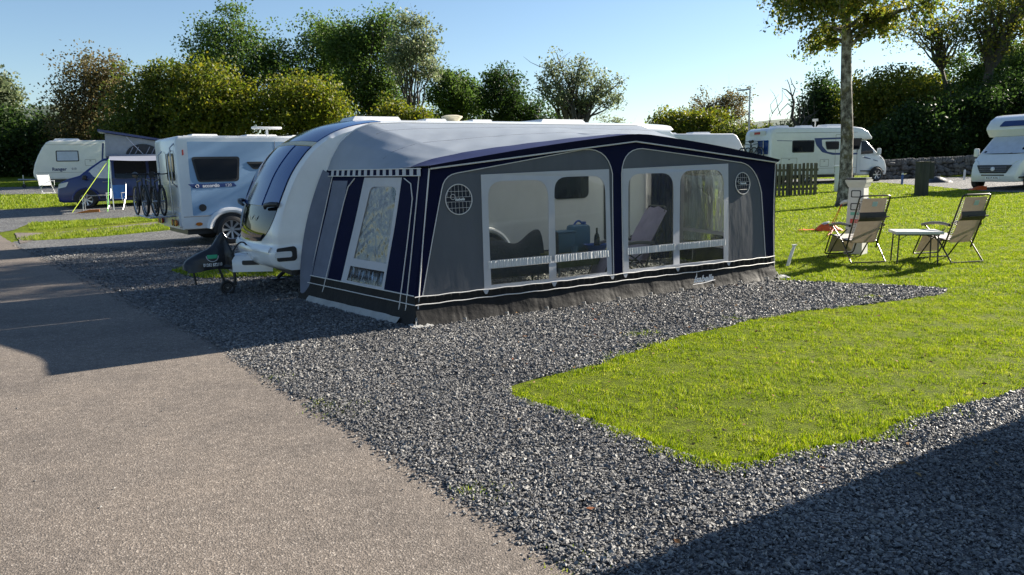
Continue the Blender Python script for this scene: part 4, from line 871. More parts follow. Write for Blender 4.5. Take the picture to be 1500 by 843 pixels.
# ------------------------------------------------------------------ reclining garden chairs
def recliner(name, label, loc, rot, fab='sling_fabric', group='reclining garden chairs'):
    """faces local +x; tube frame, laced sling, head pillow, arms"""
    t = thing(name, label, 'chair', loc, rot, group)
    B = lambda s, y=0.0, o=0.0: Vector((-0.16-0.30*s-o*0.9, y, 0.33+0.80*s-o*0.35))       # along the back, s 0 bottom to 1 top
    w = 0.27
    m = MB(); m.tube([B(-0.12, w), B(0.3, w), B(0.9, w)]+bez(B(0.93, w), B(1.0, w), B(1.0, w-0.07), 5)+bez(B(1.0, -w+0.07), B(1.0, -w), B(0.93, -w), 5)+[B(0.3, -w), B(-0.12, -w)], 0.0135, 8); m.build('back_frame', 'chair_tube', t)
    m = MB(); m.grid(6, 14, lambda a, b: B(0.0+0.95*b, (-1+2*a)*(w-0.055), 0.035*math.sin(math.pi*b)+0.012*math.cos((a-0.5)*3))); m.build('back_sling', fab, t, smooth=80)
    m = MB(); m.grid(8, 8, lambda a, b: B(0.49+0.19*b, (-1+2*a)*(w-0.035), 0.05+0.045*math.sin(math.pi*b))); m.tube([B(0.60, -w-0.01, 0.09), B(0.60, w*0.4, 0.10)], 0.013, 6); m.build('head_pillow', 'pillow_dark', t, smooth=80)
    m = MB(); m.grid(2, 2, lambda a, b: B(0.80+0.10*b, -0.045+0.09*a, 0.045)); m.build('care_tag', 'tag_blue', t)
    for y in (-w, w):
        m = MB()
        for k in range(26):
            s0 = 0.02+0.9*k/26; m.tube([B(s0, y), B(s0+0.017, y*(1-0.06/w*1.0), 0.01)], 0.0035, 4); m.tube([B(s0+0.017, y), B(s0, y*(1-0.06/w), 0.01)], 0.0035, 4)
        m.build('lacing', 'black_plastic', t)
    S = lambda s, y=0.0, o=0.0: Vector((-0.14+0.52*s, y, 0.375+0.06*s-o))
    m = MB(); m.grid(6, 10, lambda a, b: S(b, (-1+2*a)*(w-0.03), 0.03*math.sin(math.pi*b))); m.build('seat_sling', 'sling_fabric_pale', t, smooth=80)
    Lg = lambda s, y=0.0: Vector((0.38+0.16*s, y, 0.435-0.33*s))
    m = MB(); m.grid(6, 8, lambda a, b: Lg(b, (-1+2*a)*(w-0.04))); m.build('leg_sling', fab, t, smooth=80)
    m = MB(); m.tube([S(-0.05, w), S(1, w), Lg(0.5, w), Lg(0.95, w)]+bez(Lg(1.0, w), Lg(1.1, w), Lg(1.1, w-0.08), 4)+bez(Lg(1.1, -w+0.08), Lg(1.1, -w), Lg(1.0, -w), 4)+[Lg(0.5, -w), S(1, -w), S(-0.05, -w)], 0.0125, 8); m.build('seat_frame', 'chair_tube', t)
    for y in (-w-0.035, w+0.035):
        m = MB(); m.tube([(0.28, y, 0.60), (-0.05, y, 0.36), (-0.36, y, 0.012)], 0.012, 8); m.build('leg', 'chair_tube', t)
        m = MB(); m.tube([(-0.16, y*0.97, 0.56), (0.12, y, 0.36), (0.40, y, 0.012)], 0.012, 8); m.build('leg', 'chair_tube', t)
        m = MB(); m.grid(10, 8, lambda a, b: Vector((-0.26+0.60*a, y+0.032*math.cos(2*math.pi*b)*(0.75+0.35*math.sin(a*3)), 0.615+0.025*math.sin(2*math.pi*b)+0.035*math.sin(a*math.pi)-0.03*(a-0.5)))); m.build('armrest', 'arm_plastic', t, smooth=80)
    for x, z in ((-0.36, 0.02), (0.40, 0.02), (-0.02, 0.355)): MB().tube([(x, -w-0.035, z), (x, w+0.035, z)], 0.011, 8).build('cross_bar', 'chair_tube', t)
    return t
c1 = Vector((5.93, 12.93, 0.0)); c2 = Vector((7.43, 12.72, 0.0)); c1.z = T(c1.x, c1.y); c2.z = T(c2.x, c2.y)
recliner('reclining_chair', 'tan reclining garden chair left of the small white table, before the hook-up post', c1, R(97))
recliner('reclining_chair', 'tan reclining garden chair right of the small white table, alone on open grass', c2, R(103))
ch = recliner('reclining_chair', 'reclining chair under a lilac towel inside the awning', W(3.72, 0.85), AANG+R(165), fab='lilac_fabric', group=None)
o = MB(); o.grid(10, 22, lambda a, b: Vector((-0.02-0.42*b, (-1+2*a)*0.33, 0.36+0.72*b+0.04*math.sin(a*3.14)+0.02*noise.noise(Vector((a*4, b*6, 2))))))
td = thing('towel', 'lilac towel draped over the reclining chair in the awning', 'towel', W(3.72, 0.85), AANG+R(165)); o.build('cloth', 'lilac_fabric', td, smooth=80)
# small folding table between them
t = thing('camping_table', 'small white plastic folding table standing between the two reclining chairs', 'table', (6.72, 12.55, T(6.72, 12.55)), R(-14))
m = MB(); m.box((0, 0, 0.52), (0.72, 0.54, 0.045), bev=0.006); m.build('table_top', 'table_top', t, smooth=0)
m = MB(); m.box((0, 0, 0.485), (0.62, 0.44, 0.02)); m.build('under_frame', 'dark_steel', t)
for x, y in ((-0.29, -0.2), (0.29, -0.2), (-0.29, 0.2), (0.29, 0.2)):
    m = MB(); m.tube([(x, y, 0.49), (x*1.05, y*1.08, 0.0)], 0.012, 8); m.tube([(x, y, 0.40), (x*0.55, y, 0.49)], 0.006, 6); m.build('leg', 'dark_steel', t)
# ------------------------------------------------------------------ hook-up post, cables, bag, stakes
pp = G(1253, 372); t = thing('hookup_post', 'pale grey tapered electric hook-up post with dark cap beside the birch', 'service post', pp, R(-42))
m = MB()
for (z0, w0, z1, w1) in ((0, 0.16, 1.22, 0.13), (1.22, 0.14, 1.30, 0.17), (1.30, 0.175, 1.35, 0.185)):
    m.add([(-w0, -w0, z0), (w0, -w0, z0), (w0, w0, z0), (-w0, w0, z0), (-w1, -w1, z1), (w1, -w1, z1), (w1, w1, z1), (-w1, w1, z1)], [(3, 2, 1, 0), (4, 5, 6, 7), (0, 1, 5, 4), (1, 2, 6, 5), (2, 3, 7, 6), (3, 0, 4, 7)])
m.build('column', 'post_plastic', t, smooth=20)
m = MB(); m.box((0, 0, 1.37), (0.34, 0.34, 0.035), bev=0.01); m.build('cap', 'dark_steel', t)
PF = lambda a, b, o: Vector((a, -0.16+0.03*b/1.22-0.006-o, b))
for z in (1.10, 0.87):
    m = MB(); m.plate(rr(-0.085, z-0.065, 0.085, z+0.065, 0.02), [rr(-0.068, z-0.048, 0.068, z+0.048, 0.015)], PF, 0.012); fr_ = m.build('socket_flap', 'black_plastic', t)
    m = MB(); m.plate(rr(-0.066, z-0.046, 0.066, z+0.046, 0.014), [], lambda a, b, o: PF(a, b, o-0.003), 0.006); m.build('flap_window', 'post_plastic', fr_)
for z, mm_, h in ((0.745, 'green_sign', 0.028), (0.61, 'red_sign', 0.04)):
    m = MB(); m.plate([(-0.075, z-h), (0.075, z-h), (0.075, z+h), (-0.075, z+h)], [], PF, 0.004); m.build('notice', mm_, t)
for y in (-0.06, 0.06):
    m = MB(); m.tube([(-0.155, y, 0.96), (-0.22, y, 0.95), (-0.29, y, 0.91)], [0.035, 0.035, 0.02], 8); m.build('plug', 'post_plastic', t)
m = MB(); m.tube([(0.155, 0, 0.99), (0.22, 0, 0.98), (0.29, 0, 0.92)], [0.035, 0.035, 0.02], 8); m.build('plug', 'blue_plastic', t)
gb = G(1212, 338)
for off in (0.0, 0.10):
    a = pp+Vector((-0.28+off*0.4, 0.02+off, 0.92)); b = gb+Vector((0.15+off*0.5, off, 0.06))
    m = MB(); m.tube(bez(a, a+Vector((-0.12-off, 0.5, -0.95)), b, 16), 0.006, 6)
    tag(m.build('mains_cable', 'cable_red'), ['red mains cable nearer the post, drooping to the orange bag', 'red mains cable hanging just behind the first'][0 if off == 0 else 1], 'cable', 'cables from the hook-up post')
t = thing('cable_bag', 'crumpled orange and white cable bag lying on the grass left of the post', 'bag', gb, 0.2)
m = MB(); m.grid(18, 12, lambda a, b: Vector(((a-0.5)*0.62, (b-0.5)*0.4, 0.0+0.15*math.sin(math.pi*a)**0.7*math.sin(math.pi*b)**0.7+0.05*noise.noise(Vector((a*5, b*5, 1)))+0.01))); m.build('sack', 'orange_bag', t, smooth=80)
m = MB(); m.grid(10, 6, lambda a, b: Vector((-0.12+0.34*a, -0.08+0.2*b, 0.15+0.05*math.sin(a*3)+0.02*noise.noise(Vector((a*6, b*5, 7)))))); m.build('flap', 'pale_flap', t, smooth=80)
m = MB(); m.grid(8, 4, lambda a, b: Vector((-0.75+0.45*a, -0.06+0.14*b, 0.02+0.03*noise.noise(Vector((a*4, b*4, 3)))+0.02))); m.build('strap', 'orange_bag', t, smooth=80)
g = G(1153, 390); t = thing('marker_stake', 'leaning white stake in the grass at the right end of the awning', 'stake', g, R(20))
m = MB(); d = Vector((0.13, 0.0, 0.33)); m.tube([(0, 0, -0.03), d*0.5, d], [0.035, 0.035, 0.03], 4); m.build('blade', 'white_plastic', t, smooth=20); m = MB(); m.box(d+Vector((0.005, 0, 0.012)), (0.07, 0.05, 0.02)); m.build('cap', 'white_plastic', t)
def stake(name, label, px, py, hpx, col, capc):
    g = G(px, py); h = hpx*g.y/F; t = thing(name, label, 'marker post', g)
    MB().tube([(0, 0, -0.1), (0.01, 0, h*0.85)], 0.05, 8).build('shaft', col, t); m = MB(); m.tube([(0.01, 0, h*0.85), (0.01, 0, h)], [0.055, 0.04], 8); m.build('cap', capc, t)
stake('marker_post', 'short blue marker post with white top in front of the stone wall', 1321, 271, 17, 'blue_plastic', 'white_plastic')
stake('marker_post', 'thin white marker post near the front-facing motorhome', 1412, 264, 15, 'white_plastic', 'white_plastic')
g = G(1230, 281); t = thing('bollard', 'plain white bollard half hidden behind the birch trunk', 'bollard', g)
m = MB(); m.box((0, 0, 0.5), (0.36, 0.34, 1.0), bev=0.03); m.build('column', 'white_plastic', t); m = MB(); m.box((0, 0, 1.03), (0.42, 0.4, 0.06), bev=0.02); m.build('cap', 'white_plastic', t)
g = G(1349, 287); t = thing('bin_post', 'dark wooden post with a smaller board bolted to its right side', 'post', g, R(8))
m = MB(); m.box((0, 0, 0.6), (0.36, 0.32, 1.24), bev=0.02); m.build('post', 'dark_post_wood', t); m = MB(); m.box((0.31, 0.03, 0.92), (0.25, 0.2, 0.62), bev=0.02); m.build('side_board', 'dark_post_wood', t); m = MB(); m.box((0.0, 0, 1.235), (0.40, 0.36, 0.03)); m.build('cap', 'weathered_wood', t)
g = G(1372, 268); t = thing('tarpaulin_heap', 'low black heap on the grass right of the dark wooden post', 'heap', g)
m = MB(); m.grid(14, 8, lambda a, b: Vector(((a-0.5)*1.4, (b-0.5)*0.7, 0.0+0.30*math.sin(math.pi*a)*math.sin(math.pi*b)+0.06*noise.noise(Vector((a*5, b*4, 3)))))); m.build('sheet', 'cover_black', t, smooth=80)
g = G(1432, 279); t = thing('levelling_ramp', 'small orange levelling ramp by the front-facing motorhome', 'ramp', g)
m = MB(); m.add([(-0.35, -0.1, 0), (0.3, -0.1, 0), (0.3, 0.15, 0), (-0.35, 0.15, 0), (0.1, -0.1, 0.16), (0.3, -0.1, 0.16), (0.3, 0.15, 0.16), (0.1, 0.15, 0.16)], [(3, 2, 1, 0), (4, 5, 6, 7), (0, 1, 5, 4), (1, 2, 6, 5), (2, 3, 7, 6), (3, 0, 4, 7)]); m.build('wedge', 'orange_bag', t, smooth=20)
# slatted wooden screen
g = G(1197, 285.5); g0 = G(1120, 288); scr = thing('wooden_screen', 'weathered brown slatted wooden screen on the grass behind the awning', 'fence', g0, math.atan2(g.y-g0.y, g.x-g0.x)); Ls = (g-g0).length
for k in range(int(Ls/0.165)):
    x = 0.08+k*0.165; hh = 1.22+0.03*random.random(); m = MB(); m.box((x, -0.03 if k % 2 else -0.035, hh/2), (0.105, 0.022, hh), Matrix.Rotation(random.gauss(0, 0.006), 3, 'Y'), bev=0.004); m.build('slat', 'weathered_wood', scr)
for k in range(int(Ls/0.165)-1):
    x = 0.16+k*0.165; m = MB(); m.box((x, 0.06, 0.58), (0.07, 0.02, 1.14), bev=0.004)
    if k % 3 != 1: m.build('slat', 'weathered_wood', scr)
for z in (0.25, 0.98): MB().box((Ls/2, 0.01, z), (Ls, 0.05, 0.09)).build('rail', 'weathered_wood', scr)
for x in (0.05, Ls*0.5, Ls-0.05): MB().box((x, 0.09, 0.6), (0.1, 0.1, 1.26), bev=0.01).build('post', 'weathered_wood', scr)
# dry stone wall along the bank
a, b = G(1296, 263), G(1446, 257); b = a+(b-a)*1.6; ang = math.atan2(b.y-a.y, b.x-a.x); wl = thing('stone_wall', 'rough grey dry stone wall at the foot of the wooded bank', 'wall', a, ang)
m = MB(); Lw = (b-a).length
def stone_rows(m, y, jit):
    z = 0.0
    while z < 0.75:
        h = random.uniform(0.12, 0.26); x = -0.5-random.random()*0.3
        while x < Lw:
            w = random.uniform(0.14, 0.5); m.box((x+w/2, y+random.uniform(-jit, jit), z+h/2+(x/Lw)*0.25+random.gauss(0, 0.03)), (w*1.02, 0.4, h*random.uniform(0.75, 1.25)), Matrix.Rotation(random.gauss(0, 0.16), 3, 'Y'), bev=0.06); x += w
        z += h
stone_rows(m, 0, 0.10); m.build('stonework', 'wall_stone', wl, smooth=50)
m = MB(); x = -0.5
while x < Lw:
    w = random.uniform(0.10, 0.22); m.box((x+w/2, 0, 0.88+(x/Lw)*0.25), (w*0.9, 0.38, random.uniform(0.2, 0.34)), Matrix.Rotation(random.gauss(0.1, 0.12), 3, 'Y'), bev=0.03); x += w
m.build('coping', 'wall_stone', wl, smooth=50)
# lamp column
g = Vector((D(1097, 190, 58).x, 58, 0)); g.z = T(g.x, g.y); top = D(1097, 131, 58).z-g.z; t = thing('lamp_post', 'slim grey lamp column standing behind the bike-carrying motorhome', 'lamp post', g)
MB().tube([(0, 0, 0), (0, 0, top)], [0.10, 0.06], 8).build('column', 'steel', t); m = MB(); m.tube([(0, 0, top), (-0.7, 0, top-0.04)], 0.05, 6); m.box((-0.65, 0, top-0.07), (0.55, 0.2, 0.1)); m.build('lamp_head', 'steel', t)
# ------------------------------------------------------------------ vehicles
def sidepl(y, sg): return lambda a, b, o: Vector((a, sg*(y+0.004+o), b))
def decal(m_, pts, y, sg, mat_, parent, name='graphic', th=0.004):
    m = MB(); m.plate(pts, [], sidepl(y, sg), th+0.003); return m.build(name, mat_, parent)
def carwheels(t, pts, y, r, w=0.21, rim='alloy', spokes=8):
    for x in pts:
        for s in (-1, 1):
            m = MB(); m.lathe([(r*1.22, 0), (r*1.22, 0.02), (0, 0.02)], lambda a, b, h: Vector((x+a, s*(y-0.012+h), max(0.30, r+b))), 32); m.build('wheel_arch', 'black_plastic', t)
            wheel(t, (x, s*(y-w*0.16), r), s, r, w, spokes, rim)
def ducato_cab(t, hw=1.0, blue=False, paint='white_gel'):
    """cab with bonnet, sloped screen, grille; nose towards +x, front axle at x = 0"""
    pr = [(-1.3, 0.34), (-1.3, 2.12), (-0.60, 2.10), (-0.28, 1.78), (0.10, 1.40), (0.42, 1.20), (0.62, 1.02), (0.73, 0.82), (0.78, 0.60), (0.77, 0.42), (0.70, 0.32)]
    wf = lambda x, z: hw*(1-0.16*max(0, (x-0.05)/0.75)**2)*(1-0.10*max(0, (z-1.2)/0.9)**1.5)
    cab = shell(pr, wf, 0.07, 3).build('cab', paint, t, smooth=45)
    sc_ = lambda a, b, o: Vector((-0.60+(0.70)*(1-b), a*(0.86-0.14*b), 1.42+0.68*b))+Vector((0.70, 0, 0.70)).normalized()*(0.012+o)
    m = MB(); m.plate([(-1, 0.03), (-0.5, -0.01), (0.5, -0.01), (1, 0.03), (1, 0.95), (-1, 0.95)], [], sc_, 0.02); m.build('windscreen', 'dark_glass', t)
    for s in (-1, 1):
        m = MB(); m.plate(roundpoly([(-1.12, 1.36), (-0.02, 1.40), (-0.42, 1.80), (-0.66, 2.02), (-1.12, 2.02)], 0.06), [], lambda a, b, o: Vector((a, s*(hw*(1-0.10*max(0, (b-1.2)/0.9)**1.5)+0.006+o), b)), 0.02); m.build('cab_window', 'dark_glass', t)
        m = MB(); m.box((0.02, s*(hw+0.14), 1.48), (0.14, 0.2, 0.34), bev=0.05); m.tube([(0.0, s*(hw-0.05), 1.38), (0.0, s*(hw+0.1), 1.38)], 0.03, 6); m.build('mirror', 'black_plastic' if blue else 'white_plastic', t)
        m = MB(); hl = lambda a, b, o: Vector((0.34+0.30*a+o*0.7, s*(hw*(0.60+0.335*(1-a)+0.0)+o*0.5), 1.06+0.17*b-0.10*a))
        m.plate(roundpoly([(-0.35, 0.5), (0.95, -0.35), (1.0, 0.2), (0.6, 0.75), (-0.2, 1.0)], 0.1), [], lambda a, b, o: hl(a, b, 0.035+o), 0.05); m.build('headlight', 'lamp_glass', t)
        m = MB(); m.tube([(-1.1, s*(hw+0.012), 0.55), (0.6, s*(hw*0.90), 0.5)], 0.03, 6); m.build('sill_trim', 'black_plastic', t)
    m = MB(); gx = lambda a, b, o: Vector((0.765+o+0.03-0.12*max(0, b-0.72), a, b)); m.plate(roundpoly([(-0.5, 0.66), (0.5, 0.66), (0.66, 0.98), (-0.66, 0.98)], 0.04), [], gx, 0.12); gr = m.build('grille', 'black_plastic', t)
    m = MB()
    for z in (0.74, 0.82, 0.90): m.tube([gx(-0.52, z, 0.012), gx(0.52, z, 0.012)], 0.012, 4)
    m.lathe([(0.085, 0), (0.085, 0.02), (0, 0.03)], lambda x, y, h: gx(x, 0.83+y, 0.01+h), 16); m.build('grille_bars', 'steel', gr)
    m = MB(); m.plate(rr(-0.45, 0.56, 0.45, 0.61, 0.01), [], lambda a, b, o: Vector((0.787+o, a, b)), 0.05); m.build('air_slot', 'black_plastic', t)
    m = MB(); m.plate(rr(-0.27, 0.42, 0.27, 0.53, 0.01), [], lambda a, b, o: Vector((0.80+o, a, b)), 0.03); pl = m.build('number_plate', 'print_white', t)
    text_mb('KC17 AYA', 0.10, lambda x, y, o: Vector((0.803, x, 0.475+y)), bold=0.003).build('lettering', 'cover_black', pl, smooth=0, fix=False)
def coachbuilt(t, xr, hgt=2.70, body='white_gel', hw=1.13, square=False, base=0.40):
    pr = [(xr+0.05, base), (xr, base+0.25), (xr+0.02, hgt-0.35), (xr+0.10, hgt-0.12), (xr+0.3, hgt), (-1.45, hgt), (-1.0, hgt-0.05), (-0.62, hgt-0.22), (-0.36, hgt-0.50), (-0.34, hgt-0.62), (-0.60, 2.09), (-1.25, 2.09), (-1.25, base)]
    if square: pr[:5] = [(xr+0.03, base), (xr, base+0.15), (xr, hgt-0.10), (xr+0.03, hgt-0.03), (xr+0.10, hgt)]
    b = shell(pr, lambda x, z: hw*(1-0.05*max(0, (x+1.2)/0.9)), 0.045 if square else 0.09, 3).build('body', body, t, smooth=45)
    m = MB(); m.box(((xr-1.2)/2, 0, base-0.06), (abs(xr)-1.5, 1.9, 0.14)); m.build('chassis', 'dark_steel', t); return b
def rooflights(t, l, hgt):
    for x, y, sx, sy, h in l:
        m = MB(); m.add([(x-sx, y-sy, hgt-0.02), (x+sx, y-sy, hgt-0.02), (x+sx, y+sy, hgt-0.02), (x-sx, y+sy, hgt-0.02), (x-sx*0.8, y-sy*0.8, hgt+h), (x+sx*0.8, y-sy*0.8, hgt+h), (x+sx*0.8, y+sy*0.8, hgt+h), (x-sx*0.8, y+sy*0.8, hgt+h)], [(4, 5, 6, 7), (0, 1, 5, 4), (1, 2, 6, 5), (2, 3, 7, 6), (3, 0, 4, 7)]); m.build('rooflight', 'white_plastic', t)
def sidewin(t, pts, hw, sg, r=0.05, glass='dark_glass', inset=0.05):
    m = MB(); m.plate(roundpoly(pts, r), [], sidepl(hw+0.010, sg), 0.02); w_ = m.build('window', 'black_plastic', t, bevel=0)
    cx = sum(p[0] for p in pts)/len(pts); cz = sum(p[1] for p in pts)/len(pts)
    q = [(a+(inset if a < cx else -inset), b+(inset if b < cz else -inset)) for a, b in pts]
    m = MB(); m.plate(roundpoly(q, r*0.7), [], sidepl(hw+0.016, sg), 0.008); m.build('pane', glass, w_); return w_
def bicycle(name, label, loc, rot, col='black_plastic', group=None, lean=0.0, sc_=1.0):
    t = thing(name, label, 'bicycle', loc, rot, group)
    for x in (-0.52, 0.52):
        m = MB(); m.tube([(x+0.335*math.cos(a), 0, 0.345+0.335*math.sin(a)) for a in np.linspace(0, 2*math.pi, 25)[:-1]], 0.024, 6, closed=True); w_ = m.build('wheel', 'rubber', t)
        m = MB(); m.tube([(x+0.30*math.cos(a), 0, 0.345+0.30*math.sin(a)) for a in np.linspace(0, 2*math.pi, 25)[:-1]], 0.010, 4, closed=True); m.tube([(x, -0.05, 0.345), (x, 0.05, 0.345)], 0.025, 8)
        for k in range(10): a = k*math.pi/5; m.tube([(x, 0.02*(-1)**k, 0.345), (x+0.30*math.cos(a), 0, 0.345+0.30*math.sin(a))], 0.003, 3)
        m.build('rim', 'steel', w_)
    m = MB(); A, Bk, C_, D_ = (-0.52, 0, 0.345), (-0.08, 0, 0.30), (-0.22, 0, 0.80), (0.34, 0, 0.86)
    for p, q, r in ((A, Bk, 0.012), (A, C_, 0.010), (Bk, C_, 0.018), (Bk, (0.38, 0, 0.74), 0.022), (C_, D_, 0.018), (D_, (0.38, 0, 0.72), 0.02), ((0.38, 0.04, 0.72), (0.52, 0.05, 0.345), 0.014), ((0.38, -0.04, 0.72), (0.52, -0.05, 0.345), 0.014), (C_, (-0.26, 0, 0.95), 0.014), (D_, (0.30, 0, 0.98), 0.014)): m.tube([p, q], r, 6)
    m.build('frame', col, t)
    m = MB(); m.tube([(0.24, -0.31, 1.0), (0.34, -0.1, 0.98), (0.34, 0.1, 0.98), (0.24, 0.31, 1.0)], 0.014, 6); m.build('handlebar', 'black_plastic', t)
    m = MB(); m.tube([(-0.38, 0, 0.97), (-0.30, 0, 0.975), (-0.12, 0, 0.96)], [0.075, 0.06, 0.02], 8); m.build('saddle', 'black_plastic', t)
    m = MB(); m.lathe([(0.09, -0.01), (0.09, 0.01), (0, 0.01)], lambda x, y, h: Vector((-0.08+x, -0.06+h, 0.30+y)), 16); m.tube([(-0.08, -0.07, 0.30), (0.0, -0.09, 0.15)], 0.012, 4); m.tube([(-0.08, 0.07, 0.30), (-0.16, 0.09, 0.45)], 0.012, 4); m.build('crank', 'dark_steel', t)
    return t
def seams(t, lines, y, sg):
    for l in lines:
        m = MB(); m.tube([Vector((a, sg*(y+0.002), b)) for a, b in l], 0.007, 4); m.build('panel_seam', 'arm_plastic', t)
def hatch(t, x0, z0, x1, z1, y, sg):
    m = MB(); m.plate(rr(x0, z0, x1, z1, 0.04), [rr(x0+0.014, z0+0.014, x1-0.014, z1-0.014, 0.03)], sidepl(y+0.002, sg), 0.006); h_ = m.build('hatch', 'arm_plastic', t)
    m = MB(); m.box(((x0+x1)/2, sg*(y+0.012), z1-0.08), (0.09, 0.02, 0.03), bev=0.006); m.build('latch', 'dark_steel', h_)
# rear-view motorhome beside the drawbar, sky reflection put into its side colour
PH = R(36); w0 = G(341, 357); d_ = Vector((math.cos(PH), math.sin(PH), 0)); l_ = Vector((-math.sin(PH), math.cos(PH), 0))
base = w0+l_*1.1+d_*3.1; base.z = T(w0.x, w0.y)
ac = thing('motorhome', 'motorhome with sky-tinted side seen from its rear corner, bikes on its back, left of the caravan', 'motorhome', base, PH)
XW = -3.1; xr = -4.22
ab = coachbuilt(ac, xr, 2.57, 'white_gel', 1.10, True); ducato_cab(ac, 0.98)
def sx(l): return [(a+XW, b) for a, b in l]
decal(None, roundpoly(sx([(-0.86, 0.72), (-0.86, 2.44), (1.9, 2.44), (1.9, 0.72)]), 0.03), 1.10, -1, 'sky_tinted_panel', ac, 'side_panel', 0.003)
sidewin(ac, sx([(-0.69, 1.50), (0.26, 1.50), (0.32, 2.09), (-0.80, 2.09)]), 1.10, -1, 0.08)
sidewin(ac, sx([(0.62, 1.78), (1.15, 1.78), (1.15, 1.96), (0.46, 1.96)]), 1.10, -1, 0.05)
decal(None, roundpoly(sx([(-0.92, 1.46), (0.14, 1.46), (0.20, 1.38), (-0.80, 1.36)]), 0.02), 1.106, -1, 'navy_graphic', ac)
q_ = text_mb('accordo', 0.115, lambda x, y, o: Vector((XW-0.40+x*1.02, -1.117, 1.412+y)), bold=0.0025); text_mb('120', 0.095, lambda x, y, o: Vector((XW+0.0+x*1.1, -1.117, 1.412+y))).build('lettering', 'print_white', ac, smooth=0, fix=False); q_.build('lettering', 'print_white', ac, smooth=0, fix=False); q_ = MB()
q_.tube([Vector((XW-0.715+0.035*math.cos(a), -1.117, 1.41+0.035*math.sin(a))) for a in np.linspace(0, 2*math.pi, 13)[:-1]], 0.004, 4, closed=True)
q_.build('badge_ring', 'print_white', ac, smooth=0, fix=False)
seams(ac, [[(xr+0.05, 0.70), (-1.3, 0.70)], [(-1.9, 0.45), (-1.9, 2.45)]], 1.10, -1); hatch(ac, XW+0.75, 0.78, XW+1.35, 1.25, 1.102, -1)
m = MB(); m.lathe([(0.085, 0), (0.085, 0.015), (0, 0.015)], lambda x, y, h: Vector((XW-0.63+x, -1.107-h, 0.90+y)), 20); m.build('filler_cap', 'black_plastic', ac)
m = MB(); m.plate(roundpoly([(XW-0.99, 2.12), (XW-0.955, 2.14), (XW-0.955, 2.26), (XW-0.99, 2.25)], 0.01), [], sidepl(1.108, -1), 0.01); m.build('side_marker', 'red_lens', ac)
m = MB(); m.lathe([(0.06, 0), (0.06, 0.012), (0, 0.012)], lambda x, y, h: Vector((XW-0.74+x*1.3, -1.108-h, 0.52+y*0.7)), 16); m.build('side_marker', 'amber_lens', ac)
m = MB(); m.tube([(XW+0.52*math.cos(a)*1.0, -1.108, 0.36+0.46*math.sin(a)) for a in np.linspace(0.05, math.pi*0.97, 20)], 0.07, 8); m.build('arch_trim', 'white_gel', ac)
carwheels(ac, (XW, 0.0), 1.10, 0.345, 0.2, 'alloy', 8)
rooflights(ac, [(-3.4, -0.3, 0.35, 0.3, 0.07), (-2.0, -0.2, 0.45, 0.35, 0.07), (-0.8, 0, 0.4, 0.35, 0.07)], 2.57)
m = MB(); m.tube([(-1.9, -0.6, 2.55), (-1.9, -0.6, 2.78)], 0.03, 6); m.box((-1.9, -0.6, 2.80), (0.75, 0.12, 0.06), bev=0.02); m.build('aerial', 'white_plastic', ac)
m = MB(); m.tube([(xr+0.2, -1.06, 2.56), (-0.9, -1.05, 2.56)], 0.025, 6); m.build('roof_rail', 'white_plastic', ac)
RF = lambda a, b, o: Vector((xr-0.012-o, a, b))
m = MB(); m.plate(rr(-0.85, 1.55, -0.05, 2.18, 0.06), [], RF, 0.02); rw = m.build('rear_window', 'black_plastic', ac); m = MB(); m.plate(rr(-0.78, 1.6, -0.12, 2.12, 0.05), [], lambda a, b, o: RF(a, b, o+0.006), 0.01); m.build('pane', 'dark_glass', rw)
m = MB(); m.plate(rr(-1.06, 0.45, 1.06, 0.80, 0.05), [], lambda a, b, o: RF(a, b, o+0.03), 0.08); bp_ = m.build('bumper', 'pale_grey_panel', ac)
for y in (-0.92, 0.92):
    for k, mm_ in ((0, 'red_lens'), (0.19, 'amber_lens'), (-0.0, 'red_lens')):
        if k == 0.0 and mm_ == 'amber_lens': continue
    for k in (0, 1, 2):
        yy = y-math.copysign(0.18*k, y); m = MB(); m.lathe([(0.075, 0), (0.075, 0.04), (0, 0.045)], lambda a, b, h: Vector((xr-0.07-h, yy+a, 0.56+b)), 16); m.build('tail_lamp', ['amber_lens', 'black_plastic', 'red_lens'][k], ac)
m = MB(); m.plate(rr(-0.95, 0.92, 0.1, 1.45, 0.04), [], lambda a, b, o: RF(a, b, o+0.003), 0.012); m.build('rear_moulding', 'pale_grey_panel', ac)
m = MB()
for y in (-0.75, 0.25): m.tube([(xr-0.02, y, 0.72), (xr-0.62, y, 0.70)], 0.022, 6); m.tube([(xr-0.10, y, 0.72), (xr-0.12, y, 2.15), (xr-0.02, y, 2.25)], 0.018, 6)
for x in (0.22, 0.42, 0.60): m.tube([(xr-x, -0.85, 0.71), (xr-x, 0.95, 0.71)], 0.025, 6)
m.build('bike_rack', 'steel', ac)
m = MB(); m.tube([(xr-0.0, -0.97, 1.4), (xr-0.10, -0.97, 1.5), (xr-0.10, -0.97, 2.3), (xr-0.0, -0.97, 2.4)], 0.018, 6); m.build('grab_rail', 'steel', ac)
for k, (dx, dy, cl, lb) in enumerate(((0.24, 0.05, 'black_plastic', 'dark bicycle on the rear rack, nearest the motorhome back'), (0.43, -0.05, 'dark_steel', 'dark bicycle on the rear rack, middle of the three'), (0.62, 0.12, 'black_plastic', 'dark bicycle on the rear rack, outermost from the motorhome'))):
    pt = base+d_*(xr-dx)+l_*dy+Vector((0, 0, 0.73)); bicycle('bicycle', lb, pt, PH+R(90 if k == 1 else -90), cl, 'bicycles on the pale blue motorhome')
